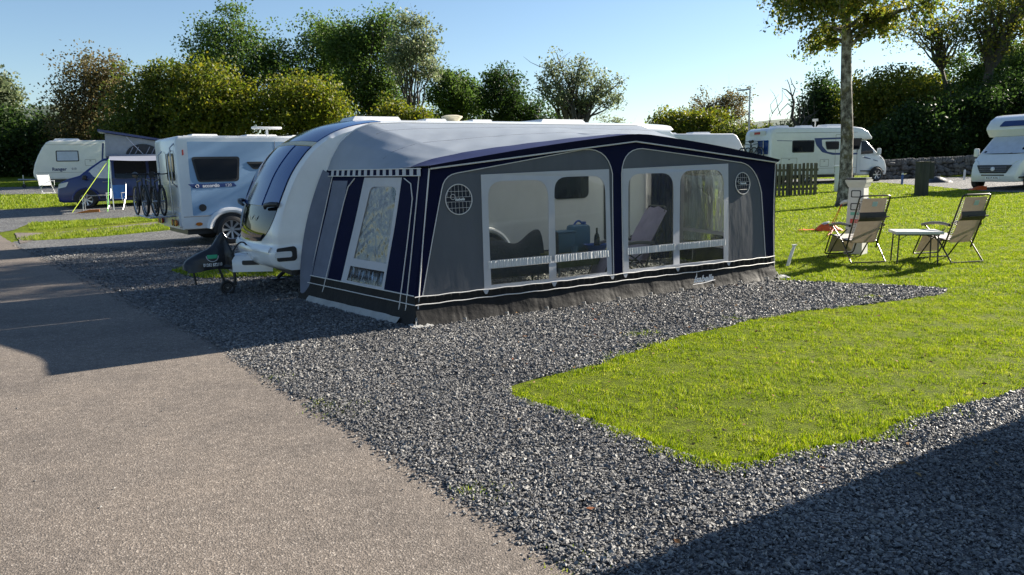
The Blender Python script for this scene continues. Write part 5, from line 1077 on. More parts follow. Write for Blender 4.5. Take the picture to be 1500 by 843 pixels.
# navy camper van with raised roof
PH2 = R(205); w0 = G(128, 306); d2 = Vector((math.cos(PH2), math.sin(PH2), 0)); l2 = Vector((-d2.y, d2.x, 0)); base = w0-l2*0.95; base.z = T(w0.x, w0.y)
vn = thing('camper_van', 'navy blue camper van with raised roof and silver window blinds', 'camper van', base, PH2)
pr = [(-3.95, 0.40), (-4.0, 0.8), (-3.9, 1.5), (-3.75, 1.88), (-3.5, 1.96), (-1.0, 1.97), (-0.72, 1.92), (-0.2, 1.56), (0.15, 1.28), (0.55, 1.16), (0.82, 1.02), (0.93, 0.82), (0.97, 0.55), (0.93, 0.32), (0.8, 0.25), (-3.8, 0.28)]
wf = lambda x, z: 0.95*(1-0.14*max(0, (x-0.1)/0.9)**2)*(1-0.13*max(0, (z-1.05)/0.9)**1.3)
shell(pr, wf, 0.07, 3).build('body', 'navy_paint', vn, smooth=45)
VS = lambda sg: (lambda a, b, o: Vector((a, sg*(wf(a, b)+0.007+o), b)))
for sg in (1, -1):
    for pts, mt in (([(0.02, 1.20), (-0.95, 1.14), (-0.98, 1.83), (-0.70, 1.83), (-0.25, 1.50)], 'reflective_blind'), ([(-1.06, 1.14), (-2.2, 1.14), (-2.2, 1.83), (-1.06, 1.83)], 'dark_glass'), ([(-2.3, 1.14), (-3.6, 1.14), (-3.5, 1.83), (-2.3, 1.83)], 'dark_glass')):
        m = MB(); m.plate(roundpoly(pts, 0.08), [], VS(sg), 0.02); m.build('side_window', mt, vn)
    m = MB(); m.plate(roundpoly([(0.62, 0.86), (0.90, 0.80), (0.86, 0.98), (0.52, 1.05)], 0.04), [], lambda a, b, o: Vector((a+0.02, sg*(wf(a, b)+0.01+o), b)), 0.05); m.build('headlight', 'lamp_glass', vn)
    m = MB(); m.box((-0.02, sg*1.06, 1.20), (0.14, 0.2, 0.18), bev=0.04); m.build('mirror', 'black_plastic', vn)
    m = MB(); m.tube([(-0.8, sg*0.96, 1.02), (-0.62, sg*0.96, 1.02)], 0.015, 6); m.build('door_handle', 'steel', vn)
    m = MB(); m.tube([(-0.5, sg*0.955, 0.42), (-2.6, sg*0.955, 0.42)], 0.03, 6); m.build('sill_trim', 'black_plastic', vn)
    m = MB(); m.tube([(0.46*math.cos(a), sg*0.945, 0.35+0.44*math.sin(a)) for a in np.linspace(0, math.pi, 18)], 0.03, 6); m.build('arch_trim', 'navy_paint', vn)
m = MB(); m.plate([(-0.80, 0.03), (0.80, 0.03), (0.72, 0.95), (-0.72, 0.95)], [], lambda a, b, o: Vector((0.12-0.83*b+o*0.5, a, 1.31+0.60*b+o)), 0.01); m.build('windscreen', 'window_sky_blue', vn)
m = MB(); m.plate(rr(-0.6, 0.78, 0.6, 0.92, 0.02), [], lambda a, b, o: Vector((0.965+o-0.06*abs(a)+(-0.12*max(0, b-0.82)), a, b)), 0.05); m.build('grille', 'black_plastic', vn)
m = MB(); m.plate(rr(-0.78, 0.28, 0.78, 0.60, 0.03), [], lambda a, b, o: Vector((0.985+o-0.10*abs(a)**2, a, b)), 0.05); m.build('bumper', 'dark_steel', vn)
for sg in (1, -1): seams(vn, [[(-0.98, 1.12), (-0.98, 0.45)], [(-2.25, 1.12), (-2.25, 0.45)], [(0.1, 1.14), (-3.7, 1.08)]], 0.952, sg)
carwheels(vn, (0.0, -3.1), 0.95, 0.345, 0.22, 'alloy', 7)
m = MB(); rp_ = [(-0.80, 1.97), (-0.86, 2.90), (-3.5, 2.46), (-3.55, 1.97)]
m.plate(rp_, [], lambda a, b, o: Vector((a, 0.72+o*0.0-(b-1.97)*0.05, b)), 0.0)
m = MB(); n_ = 20
def bell(sg): return lambda a, b: Vector((-0.80-0.06*b-(2.72-0.06*b)*a, sg*(0.74-0.05*b+0.02*noise.noise(Vector((a*6, b*5, 1)))), 1.96+b*(0.94-0.46*a)))
m.grid(n_, 8, bell(1)); m.grid(n_, 8, bell(-1)); m.grid(8, 8, lambda a, b: Vector((-0.80-0.06*b, -0.74+0.05*b+(1.48-0.1*b)*a, 1.96+0.94*b))); bl = m.build('roof_bellows', 'canvas_grey', vn, smooth=70)
m = MB(); m.plate(arc((-2.15, 2.05), (0.62, 0.42), 0, 180, 14), [], lambda a, b, o: Vector((a, 0.755+o, b)), 0.01); m.build('mesh_window', 'dark_fabric', bl)
m = MB()
for x in (-1.75, -1.95, -2.35, -2.55): m.tube([(x+0.1, 0.77, 2.07), (x-0.06, 0.775, 2.36)], 0.018, 4)
m.build('window_tabs', 'canopy_fabric', bl)
m = MB(); m.add([(-0.62, s*0.83, 2.96+z) for s in (-1, 1) for z in (0, 0.09)]+[(-3.7, s*0.83, 2.44+z) for s in (-1, 1) for z in (0, 0.08)], [(0, 1, 3, 2), (4, 6, 7, 5), (0, 4, 5, 1), (2, 3, 7, 6), (0, 2, 6, 4), (1, 5, 7, 3)]); m.build('roof_lid', 'navy_paint', vn)
m = MB(); m.box((-2.2, 0.86, 2.02), (2.7, 0.12, 0.1), bev=0.03); m.build('awning_case', 'canopy_fabric', vn)
for y in (0.8, -0.8): MB().tube([(-2.2, y, 2.0), (-1.6, y, 2.75)], 0.012, 6).build('roof_strut', 'alloy', vn)
def vl(x, y, z=0.0): p = base+d2*x+l2*y; p.z = T(p.x, p.y)+z; return p
cn = thing('sun_canopy', 'pale fabric sun canopy stretched out from the navy camper van on poles', 'canopy', vl(-2.2, 2.2), PH2, off=(-2.2, 2.2, 0))
m = MB(); m.grid(16, 10, lambda a, b: Vector((-0.95-2.5*a, 0.90+1.9*b, 2.02-0.18*b-0.38*b*(1-a)*0+0.05*math.sin(a*math.pi)*-b-0.12*math.sin(b*3.14)*0.3))); m.build('fabric', 'canopy_fabric', cn, smooth=80)
for x in (-1.0, -3.4):
    MB().tube([(x, 2.78, 1.86), (x, 2.85, 0.0)], 0.02, 6).build('pole', 'alloy', cn)
    m = MB(); m.tube([(x, 2.79, 1.86), (x+(1.3 if x > -2 else -1.0), 3.6, 0.0)], 0.012, 5); m.build('guy_rope', 'guy_yellow' if x > -2 else 'guy_green', cn)
    m = MB(); m.tube([(x, 2.79, 1.86), (x+0.15, 4.1, 0.0)], 0.012, 5); m.build('guy_rope', 'guy_green', cn)
def foldchair(name, label, p, rot, fab, tube_='alloy'):
    t = thing(name, label, 'chair', p, rot)
    m = MB(); m.grid(4, 6, lambda a, b: Vector((-0.20-0.18*b, -0.24+0.48*a, 0.42+0.5*b))); m.build('backrest', fab, t, smooth=80)
    m = MB(); m.grid(4, 4, lambda a, b: Vector((-0.2+0.44*b, -0.24+0.48*a, 0.42-0.02*math.sin(b*3.1)))); m.build('seat', fab, t, smooth=80)
    for y in (-0.27, 0.27):
        MB().tube([(-0.40, y, 0.95), (-0.20, y, 0.42), (0.24, y, 0.0)], 0.013, 6).build('leg', tube_, t); MB().tube([(0.24, y, 0.62), (0.22, y, 0.42), (-0.26, y, 0.0)], 0.013, 6).build('leg', tube_, t)
        m = MB(); m.box((0.0, y, 0.63), (0.5, 0.05, 0.03), bev=0.01); m.build('armrest', tube_, t)
    for x in (-0.26, 0.24): MB().tube([(x, -0.27, 0.03), (x, 0.27, 0.03)], 0.012, 6).build('cross_bar', tube_, t)
g = G(172, 307); foldchair('folding_chair', 'blue folding camp chair standing under the camper van canopy', g, R(-80), 'blue_fabric')
g = G(70, 284); foldchair('folding_chair', 'white folding chair beside the far twin caravan drawbar', g, R(-40), 'white_plastic', 'white_plastic')
g = G(142, 308); t = thing('camping_table', 'low folding camp table with thin pale legs beside the camper van', 'table', g, R(20))
m = MB(); m.box((0, 0, 0.55), (0.9, 0.5, 0.03), bev=0.01); m.build('table_top', 'pale_flap', t)
for x in (-0.4, 0.4):
    for y in (-0.2, 0.2): MB().tube([(x, y, 0.54), (x*1.05, y*1.1, 0)], 0.014, 6).build('leg', 'alloy', t)
g = G(128, 312); t = thing('levelling_ramp', 'yellow levelling ramp under the front wheel of the camper van', 'ramp', g, R(25))
m = MB(); m.add([(-0.4, -0.12, 0), (0.4, -0.12, 0), (0.4, 0.12, 0), (-0.4, 0.12, 0), (0.1, -0.12, 0.11), (0.4, -0.12, 0.11), (0.4, 0.12, 0.11), (0.1, 0.12, 0.11)], [(3, 2, 1, 0), (4, 5, 6, 7), (0, 1, 5, 4), (1, 2, 6, 5), (2, 3, 7, 6), (3, 0, 4, 7)]); m.build('wedge', 'amber_lens', t, smooth=20)
# far cream caravan on the left, and the pale one hidden behind the awning
def tourer(t, mt, L=5.2, name=None):
    pr = [(1.45, 0.42), (1.57, 0.60), (1.58, 0.85), (1.46, 1.3), (1.28, 1.72), (1.05, 2.15), (0.82, 2.45), (0.62, 2.55), (-L+1.7, 2.58), (-L+1.3, 2.45), (-L+1.2, 2.1), (-L+1.2, 0.42)]
    shell(pr, lambda x, z: 1.10, 0.08, 3).build('body', mt, t, smooth=45)
    m = MB(); m.box((-1.2, 0, 0.34), (4.6, 1.8, 0.16)); m.build('chassis', 'dark_steel', t)
    m = MB(); m.plate(rr(-0.9, 1.05, 0.9, 2.05, 0.1), [], lambda a, b, o: Vector((1.46-0.50*(b-1.3)+0.03+o, a, b)), 0.03); m.build('front_window', 'dark_glass', t)
    carwheels(t, (-1.3,), 1.10, 0.32, 0.2, 'alloy', 6)
    m = MB(); m.tube([(2.35, 0, 0.45), (1.3, 0.5, 0.42)], 0.05, 6); m.tube([(2.35, 0, 0.45), (1.3, -0.5, 0.42)], 0.05, 6); m.tube([(2.1, 0, 0.7), (2.1, 0, 0.15)], 0.03, 6); m.build('drawbar', 'steel', t)
    wheel(t, (2.1, 0, 0.1), 1, 0.1, 0.07, 0, 'steel', 0.6)
    for y in (-0.8, 0.8): MB().tube([(1.0, y, 0.4), (1.05, y, 0.02)], 0.035, 6).build('corner_steady', 'dark_steel', t)
PH3 = R(211); d3 = Vector((math.cos(PH3), math.sin(PH3), 0)); l3 = Vector((-d3.y, d3.x, 0)); g = G(100, 274); b3 = g-l3*1.1; b3.z = g.z
t = thing('caravan', 'cream touring caravan parked by the dark hedge, far left', 'caravan', b3, PH3); tourer(t, 'cream_panel')
sidewin(t, [(-0.68, 1.40), (0.44, 1.40), (0.42, 2.0), (-0.68, 2.0)], 1.10, 1, 0.06, 'silver_screen', 0.05)
hatch(t, -1.5, 1.15, -0.95, 1.5, 1.102, 1); seams(t, [[(1.4, 0.80), (-3.3, 0.80)], [(0.9, 2.32), (-1.6, 2.32)]], 1.10, 1)
q_ = text_mb('Ranger', 0.25, lambda x, y, o: Vector((0.33-x, 1.113, 0.98+y)), bold=0.006); q_.build('lettering', 'print_navy', t, smooth=0, fix=False); text_mb('510', 0.16, lambda x, y, o: Vector((-0.38-x, 1.113, 0.99+y))).build('lettering', 'print_navy', t, smooth=0, fix=False)
rooflights(t, [(-0.2, 0, 0.7, 0.4, 0.13), (-2.4, 0.3, 0.3, 0.3, 0.12)], 2.56)
m = MB(); m.plate([(-1.75, 0.6), (-1.68, 0.6), (-1.9, 2.4), (-2.0, 2.4)], [], sidepl(1.108, 1), 0.006); m.build('graphic', 'navy_graphic', t)
bk = D(1045, 214, 44); t = thing('caravan', 'pale grey caravan partly hidden between awning roof and bike-carrying motorhome', 'caravan', (bk.x, 44, T(bk.x, 44)), R(15)); tourer(t, 'pale_grey_panel', 6.0)
m = MB(); m.tube([(a, -1.115, 1.55+0.35*math.sin((a+3.8)/4.6*math.pi)) for a in np.linspace(-3.8, 0.8, 14)], 0.035, 5); m.build('graphic', 'navy_graphic', t)
rooflights(t, [(-1.0, 0, 0.6, 0.5, 0.12), (-3.0, 0, 0.5, 0.5, 0.1)], 2.56)
# white motorhome with bikes at its tail
PH4 = R(15); w0 = G(1284, 266); d4 = Vector((math.cos(PH4), math.sin(PH4), 0)); l4 = Vector((-d4.y, d4.x, 0)); b4 = w0+l4*1.1; b4.z = T(w0.x, w0.y)
mh = thing('motorhome', 'white motorhome with bicycles on its tail, parked behind the birch tree', 'motorhome', b4, PH4)
coachbuilt(mh, -6.2, 2.72, 'white_gel', 1.13); ducato_cab(mh, 1.0)
sidewin(mh, [(-5.0, 1.50), (-3.76, 1.50), (-3.76, 2.09), (-5.0, 2.09)], 1.13, -1, 0.08)
sidewin(mh, [(-3.05, 1.62), (-2.35, 1.62), (-2.35, 2.02), (-3.15, 2.02)], 1.135, -1, 0.08)
sidewin(mh, [(-1.75, 1.60), (-1.15, 1.60), (-1.02, 2.16), (-1.70, 2.16)], 1.13, -1, 0.06)
decal(None, roundpoly([(-3.78, 2.18), (-1.6, 2.22), (-1.6, 2.14), (-3.35, 2.10), (-3.3, 1.80), (-3.0, 1.52), (-2.6, 1.46), (-1.25, 1.44), (-1.25, 1.36), (-2.7, 1.36), (-3.3, 1.50), (-3.65, 1.85)], 0.05), 1.13, -1, 'navy_graphic', mh)
decal(None, [(-5.85, 2.10), (-5.0, 2.08), (-5.0, 2.05), (-5.85, 2.07)], 1.13, -1, 'navy_graphic', mh)
decal(None, [(-0.75, 1.25), (0.1, 1.02), (0.1, 1.0), (-0.75, 1.20)], 1.005, -1, 'navy_graphic', mh)
m = MB(); m.plate(rr(-1.25, 0.45, -1.05, 2.0, 0.02), [], sidepl(1.132, -1), 0.006); m.build('door_edge', 'pale_grey_panel', mh)
seams(mh, [[(-6.15, 0.72), (-1.3, 0.72)], [(-5.9, 2.45), (-1.3, 2.45)]], 1.13, -1); hatch(mh, -2.55, 0.50, -1.90, 2.35, 1.131, -1); hatch(mh, -5.6, 0.78, -4.7, 1.25, 1.131, -1); hatch(mh, -3.4, 0.80, -2.9, 1.15, 1.131, -1)
carwheels(mh, (0.0, -4.1), 1.05, 0.34, 0.21, 'alloy', 6)
rooflights(mh, [(-5.0, 0, 0.4, 0.35, 0.12), (-3.6, 0, 0.35, 0.35, 0.12), (-2.0, 0, 0.6, 0.45, 0.16)], 2.72)
m = MB(); m.tube([(-2.7, 0.3, 2.7), (-2.7, 0.3, 3.1)], 0.03, 6); m.box((-2.7, 0.3, 3.13), (0.12, 0.3, 0.12)); m.build('aerial', 'post_plastic', mh)
RF4 = lambda a, b, o: Vector((-6.205-o, a, b))
m = MB(); m.plate(rr(-0.7, 2.38, 0.7, 2.58, 0.06), [], RF4, 0.02); m.build('high_brake_panel', 'pale_grey_panel', mh); m = MB(); m.plate(rr(-0.25, 2.42, 0.25, 2.54, 0.02), [], lambda a, b, o: RF4(a, b, o+0.01), 0.02); m.build('brake_lamp', 'red_lens', mh)
m = MB(); m.plate(rr(-0.95, 1.45, -0.05, 2.12, 0.06), [], RF4, 0.02); m.build('rear_window', 'window_sky_blue', mh)
m = MB()
for y in (-0.6, 0.5): m.tube([(-6.2, y, 1.09), (-6.7, y, 1.09)], 0.025, 6); m.tube([(-6.25, y, 1.09), (-6.25, y, 2.1)], 0.02, 6)
for x in (6.4, 6.6): m.tube([(-x, -0.9, 1.10), (-x, 1.0, 1.10)], 0.03, 6)
m.build('bike_rack', 'steel', mh)
for k, (dx, dy, lb) in enumerate(((0.20, -0.05, 'bicycle on the white motorhome tail, closest to its rear window'), (0.42, 0.12, 'bicycle on the white motorhome tail, outer of the two'))):
    bicycle('bicycle', lb, b4+d4*(-6.2-dx)+l4*dy+Vector((0, 0, 1.12)), PH4+R(90 if k else -90), 'dark_steel', 'bicycles on the white motorhome')
# front-facing motorhome at the right edge, silver screen cover on
PH5 = R(207); d5 = Vector((math.cos(PH5), math.sin(PH5), 0)); l5 = Vector((-d5.y, d5.x, 0)); gf = G(1452, 279); b5 = gf-d5*0.78; b5.z = T(b5.x, b5.y)
mf = thing('motorhome', 'front-facing white motorhome at the right edge with silver windscreen cover', 'motorhome', b5, PH5)
coachbuilt(mf, -6.3, 3.0, 'white_gel', 1.15); ducato_cab(mf, 1.02)
sc_ = lambda a, b, o: Vector((-0.60+0.70*(1-b), a*(0.90-0.12*b), 1.40+0.70*b))+Vector((0.70, 0, 0.70)).normalized()*(0.03+o)
m = MB(); m.grid(14, 10, lambda a, b: sc_(-1+2*a, 0.02+0.95*b, 0.015*noise.noise(Vector((a*4, b*4, 2))))); m.build('screen_cover', 'silver_screen', mf, smooth=80)
m = MB(); m.plate(roundpoly([(-0.55, 2.50), (0.55, 2.50), (0.45, 2.72), (-0.45, 2.72)], 0.06), [], lambda a, b, o: Vector((-0.32-0.75*(b-2.45)+o+0.03, a, b)), 0.04); m.build('roof_window', 'navy_graphic', mf)
sidewin(mf, [(-5.0, 1.5), (-3.8, 1.5), (-3.8, 2.1), (-5.0, 2.1)], 1.15, 1, 0.08); sidewin(mf, [(-2.6, 1.5), (-1.6, 1.5), (-1.6, 2.1), (-2.6, 2.1)], 1.15, 1, 0.08); sidewin(mf, [(-5.0, 1.5), (-3.8, 1.5), (-3.8, 2.1), (-5.0, 2.1)], 1.15, -1, 0.08)
carwheels(mf, (0.0, -4.1), 1.06, 0.34, 0.21, 'alloy', 6)
rooflights(mf, [(-4.5, 0, 0.4, 0.35, 0.12), (-2.6, 0, 0.5, 0.4, 0.12)], 3.0)
# the motorhome on the next pitch, outside the frame, whose shadow lies across the gravel
SHD = Vector((G(850, 843).x, G(850, 843).y, 0)); SAZ = R(30.5); du = Vector((math.cos(SAZ), math.sin(SAZ), 0)); nu = Vector((du.y, -du.x, 0))
p6 = SHD+du*(5.75+6.3)+nu*1.15
dup(mf, (p6.x, p6.y, 0.0), SAZ, 'white motorhome on the next pitch, just out of frame to the right')
# ------------------------------------------------------------------ trees and shrubs
def limb(m, p, q, r0_, r1_, bend=0.12, n=5, seg=6):
    p, q = Vector(p), Vector(q); d = q-p; L = d.length; pts = []; o = Vector((random.gauss(0, 1), random.gauss(0, 1), random.gauss(0, 0.6)))*L*bend
    for i in range(n+1):
        t = i/n; pts.append(p+d*t+o*math.sin(math.pi*t)+Vector((random.gauss(0, 1), random.gauss(0, 1), 0))*L*0.018*(0 < i < n))
    m.tube(pts, [r0_+(r1_-r0_)*i/n for i in range(n+1)], seg); return pts
def leafcloud(blobs, n, size, clump, per, shellb=0.5, seedn=None):
    """leaf quads gathered in clumps through the blobs' volume; blobs = (centre, radii, weight)"""
    wts = np.array([b[1][0]*b[1][1]*b[1][2] for b in blobs])**0.75; wts = wts/wts.sum(); C = []; K = max(6, n//per)
    for b, w in zip(blobs, wts):
        k = max(2, int(K*w)); d = RNG.normal(0, 1, (k, 3)); d /= np.linalg.norm(d, axis=1)[:, None]; r = RNG.uniform(0.0, 1, k)**shellb
        wob = 1+0.22*np.sin(d[:, 0]*4+b[0][0])*np.cos(d[:, 1]*3+d[:, 2]*4)+RNG.normal(0, 0.08, k)
        C.append(np.array(b[0])[None]+d*(r*wob)[:, None]*np.array(b[1])[None])
    C = np.concatenate(C); sz = RNG.uniform(0.55, 1.35, len(C))*clump
    idx = RNG.integers(0, len(C), n); pos = C[idx]+np.clip(RNG.normal(0, 1, (n, 3)), -1.7, 1.7)*sz[idx][:, None]*np.array([1, 1, 0.75])
    a = RNG.normal(0, 1, (n, 3)); a /= np.linalg.norm(a, axis=1)[:, None]; b = RNG.normal(0, 1, (n, 3)); b -= (b*a).sum(1)[:, None]*a; b /= np.linalg.norm(b, axis=1)[:, None]
    s = size*RNG.uniform(0.5, 1.2, n)[:, None]
    V = np.stack([pos-a*s*0.6, pos+b*s*0.38, pos+a*s*0.6, pos-b*s*0.38], 1); return V.reshape(-1, 3), np.arange(4*n).reshape(-1, 4), C
def tree(name, label, cat_, px, Y, blobs, leaf, n=9000, size=0.22, clump=0.45, per=45, trunk_r=0.18, base_px=None, limbs=12, bark='bark', shellb=0.5, depth=0.85, group=None, twigs=0, fork=None):
    g = Vector((D(px, 240, Y).x, Y, 0)); g.z = T(g.x, g.y)-0.1; n = int(n*1.9); size *= 0.88; per = int(per*1.3)
    if base_px: g.z = D(px, base_px, Y).z
    t = thing(name, label, cat_, g, 0, group); k = Y/F; B = []
    for (bx, by, rx, ry) in blobs:
        c = D(bx, by, Y)-g; B.append((c, (rx*k, max(rx, ry)*k*depth, ry*k)))
    V, Fq, C = leafcloud(B, n, size, clump, per, shellb)
    lo = V[:, 2].min()
    V[:, 2] = np.maximum(V[:, 2], 0.05)
    np_mesh('crown', V, Fq, 'leaf_'+leaf, t)
    m = MB(); topz = max(b[0].z for b in B); fk = fork if fork else 0.35*topz
    top = Vector((sum(b[0].x for b in B)/len(B)*0.5, 0, fk)); limb(m, (0, 0, -0.2), top, trunk_r, trunk_r*0.75, 0.03)
    order = RNG.permutation(len(C))[:limbs]
    for i in order:
        q = Vector(C[i]); mid = top.lerp(q, 0.45)+Vector((random.gauss(0, 0.2), random.gauss(0, 0.2), 0.15*(q-top).length)); limb(m, top+Vector((0, 0, random.uniform(-0.25, 0.1)*fk*0.5)), mid, trunk_r*0.5, trunk_r*0.28, 0.06, 4); limb(m, mid, q, trunk_r*0.28, trunk_r*0.06, 0.08, 4, 5)
        for _ in range(twigs): limb(m, mid.lerp(q, random.uniform(0.2, 1)), q+Vector((random.gauss(0, 0.8), random.gauss(0, 0.8), random.gauss(0.3, 0.6))), trunk_r*0.1, trunk_r*0.02, 0.1, 3, 4)
    m.build('trunk', bark, t, smooth=60); return t
TR = 'trees behind the caravan site'
tree('tree', 'pale green tree cut by the left edge of the photo', 'tree', -5, 62, [(-5, 130, 24, 28), (5, 165, 22, 30)], 'grey', 3500, 0.3, 0.5)
tree('hedge', 'dark tall hedge at the far left behind the cream caravan', 'hedge', 45, 56, [(-40, 225, 50, 60), (5, 215, 45, 52), (50, 220, 45, 62), (95, 225, 45, 62), (140, 235, 40, 50)], 'dark', 16000, 0.28, 0.5, shellb=0.35, limbs=20)
tree('tree', 'rusty brown thinning tree above the cream caravan', 'tree', 145, 54, [(140, 130, 56, 60), (165, 115, 40, 45), (110, 165, 36, 55), (150, 190, 60, 45)], 'rust', 9000, 0.20, 0.45, twigs=2, shellb=0.6)
tree('tree', 'olive green broad bush tree above the camper van', 'tree', 230, 50, [(220, 165, 55, 75), (265, 155, 60, 65), (190, 200, 40, 50)], 'olive', 14000, 0.22, 0.4, shellb=0.4)
tree('tree', 'yellowish broad bush tree above the sky-tinted motorhome', 'tree', 320, 49, [(310, 155, 62, 62), (345, 165, 38, 48), (280, 180, 50, 45)], 'yellow', 12000, 0.22, 0.4, shellb=0.4)
tree('tree', 'tall dark green tree, highest above the sky-tinted motorhome', 'tree', 345, 66, [(345, 65, 48, 48), (305, 80, 35, 45), (395, 90, 45, 45), (350, 120, 80, 60), (430, 120, 40, 55), (340, 30, 25, 22)], 'mid', 14000, 0.24, 0.55, shellb=0.6, limbs=22, trunk_r=0.3, twigs=1)
tree('tree', 'golden green rounded bush tree left of the caravan roof', 'tree', 450, 50, [(445, 155, 58, 45), (470, 165, 38, 36), (415, 175, 40, 35)], 'yellow', 11000, 0.2, 0.4, shellb=0.4)
tree('tree', 'tall dark slim tree behind the golden bush tree', 'tree', 480, 68, [(470, 70, 32, 45), (480, 115, 45, 55), (495, 60, 25, 30)], 'mid', 7000, 0.24, 0.5, trunk_r=0.22, limbs=14, twigs=1)
tree('tree', 'tall grey green tree above the front of the caravan roof', 'tree', 545, 64, [(545, 60, 36, 44), (560, 40, 30, 28), (530, 125, 54, 62), (515, 80, 34, 44), (575, 105, 28, 44), (490, 60, 26, 34), (560, 150, 40, 40)], 'mid', 17000, 0.22, 0.5, trunk_r=0.24, limbs=18, twigs=1)
tree('tree', 'airy tall tree with bare dark stem above the caravan rooflight', 'tree', 596, 60, [(605, 60, 36, 40), (620, 85, 30, 38), (590, 85, 28, 45), (632, 105, 22, 16), (600, 35, 22, 16)], 'grey', 4200, 0.22, 0.36, per=28, trunk_r=0.17, limbs=22, fork=3.4, twigs=2, shellb=0.6)
tree('shrub', 'yellow shrub at the foot of the airy tree', 'shrub', 580, 54, [(575, 170, 30, 22), (610, 175, 24, 18)], 'yellow', 3500, 0.2, 0.35)
tree('conifer', 'dense pointed dark green tree right of the airy tree', 'tree', 655, 70, [(655, 155, 36, 45), (652, 125, 16, 22), (685, 160, 28, 38), (672, 125, 14, 18), (690, 135, 14, 18)], 'mid', 9000, 0.24, 0.4, shellb=0.4)
tree('tree', 'dark drooping tree between the pointed tree and the spreading tree', 'tree', 738, 66, [(735, 140, 34, 40), (740, 165, 46, 40), (732, 112, 22, 16), (790, 175, 34, 26)], 'dark', 10000, 0.22, 0.4, shellb=0.45, twigs=1)
tree('tree', 'spreading lone tree with dark curved limbs against the sky', 'tree', 838, 62, [(812, 105, 22, 24), (850, 110, 34, 26), (885, 130, 34, 26), (825, 140, 40, 26), (905, 150, 20, 14), (800, 130, 16, 20), (860, 150, 40, 14), (806, 95, 10, 12)], 'grey', 3600, 0.22, 0.34, per=26, trunk_r=0.34, limbs=46, fork=2.4, twigs=2, shellb=0.7)
tree('shrub', 'twiggy pale shrub right of the spreading lone tree', 'shrub', 905, 64, [(900, 185, 22, 12), (880, 180, 14, 10)], 'grey', 500, 0.18, 0.3, limbs=14, trunk_r=0.06, twigs=3)
tree('shrub', 'rounded yellow green bush left of the lamp column', 'shrub', 990, 62, [(985, 188, 36, 24), (1015, 190, 38, 26), (1045, 190, 30, 30)], 'yellow', 9000, 0.22, 0.36, shellb=0.4)
tree('tree', 'small rusty sparse tree behind the rounded bush', 'tree', 1050, 66, [(1035, 160, 32, 24), (1060, 165, 36, 28), (1075, 150, 24, 20)], 'rust', 2600, 0.2, 0.36, per=24, limbs=40, trunk_r=0.1, twigs=3, fork=1.5)
tree('hedge', 'low green hedge running behind the bike-carrying motorhome', 'hedge', 1100, 60, [(1080, 197, 40, 14), (1130, 196, 40, 12), (1180, 200, 40, 12)], 'olive', 6000, 0.2, 0.3)
tree('tree', 'dark leafy tree behind the birch trunk', 'tree', 1212, 60, [(1205, 150, 30, 36), (1225, 165, 34, 40), (1195, 180, 28, 26)], 'dark', 7500, 0.22, 0.4, trunk_r=0.2, twigs=1)
tree('shrub', 'yellow green bush tree right of the birch trunk', 'shrub', 1300, 57, [(1275, 150, 40, 46), (1315, 140, 46, 38), (1340, 160, 36, 36), (1270, 200, 40, 40)], 'yellow', 15000, 0.22, 0.4, shellb=0.4)
tree('shrub', 'small golden bush at the top of the wooded bank', 'shrub', 1350, 63, [(1345, 130, 34, 22), (1375, 140, 24, 18)], 'yellow', 4500, 0.22, 0.36, base_px=190)
for k, (px, Y, bl, lb, lf) in enumerate((
    (1320, 52, [(1310, 215, 50, 38), (1350, 200, 44, 50)], 'dark shrub behind the stone wall, nearest the white motorhome cab', 'dark'),
    (1400, 54, [(1385, 195, 52, 56), (1430, 185, 48, 52)], 'dark shrub on the bank above the middle of the stone wall', 'dark'),
    (1480, 56, [(1470, 175, 54, 62), (1520, 160, 60, 70)], 'dark shrub on the bank above the silver-screened motorhome', 'dark'),
    (1430, 66, [(1410, 125, 44, 42), (1465, 115, 50, 46), (1520, 95, 50, 46)], 'olive scrub along the top of the wooded bank', 'mid'),
    (1560, 50, [(1560, 200, 60, 70), (1600, 150, 70, 80)], 'dark shrub at the right edge of the bank', 'dark'))):
    tree('shrub', lb, 'shrub', px, Y, bl, lf, 11000, 0.24, 0.42, shellb=0.4, base_px=min(240, max(b[1]+b[3] for b in bl)), limbs=8, group='scrub on the wooded bank')
tree('tree', 'bare-branched tree rising from the bank left of the forked tree', 'tree', 1385, 60, [(1365, 60, 40, 40), (1340, 40, 40, 30), (1400, 30, 40, 36)], 'birch', 1500, 0.2, 0.42, per=20, trunk_r=0.17, limbs=40, base_px=140, fork=2.0, twigs=3, shellb=0.7)
tree('tree', 'forked dark tree with golden leaves on top of the bank', 'tree', 1440, 58, [(1440, 25, 50, 50), (1480, 40, 46, 46), (1405, 50, 34, 34), (1500, -10, 60, 40), (1450, 75, 30, 20)], 'birch', 3600, 0.24, 0.42, per=24, trunk_r=0.36, limbs=36, base_px=165, fork=3.2, twigs=2, shellb=0.7)
tree('tree', 'leaning dark tree at the top right corner of the bank', 'tree', 1500, 62, [(1520, 40, 50, 44), (1500, 0, 60, 40), (1560, 20, 50, 60)], 'olive', 3200, 0.24, 0.42, per=26, trunk_r=0.3, limbs=26, base_px=130, fork=3.5, twigs=2, shellb=0.7)
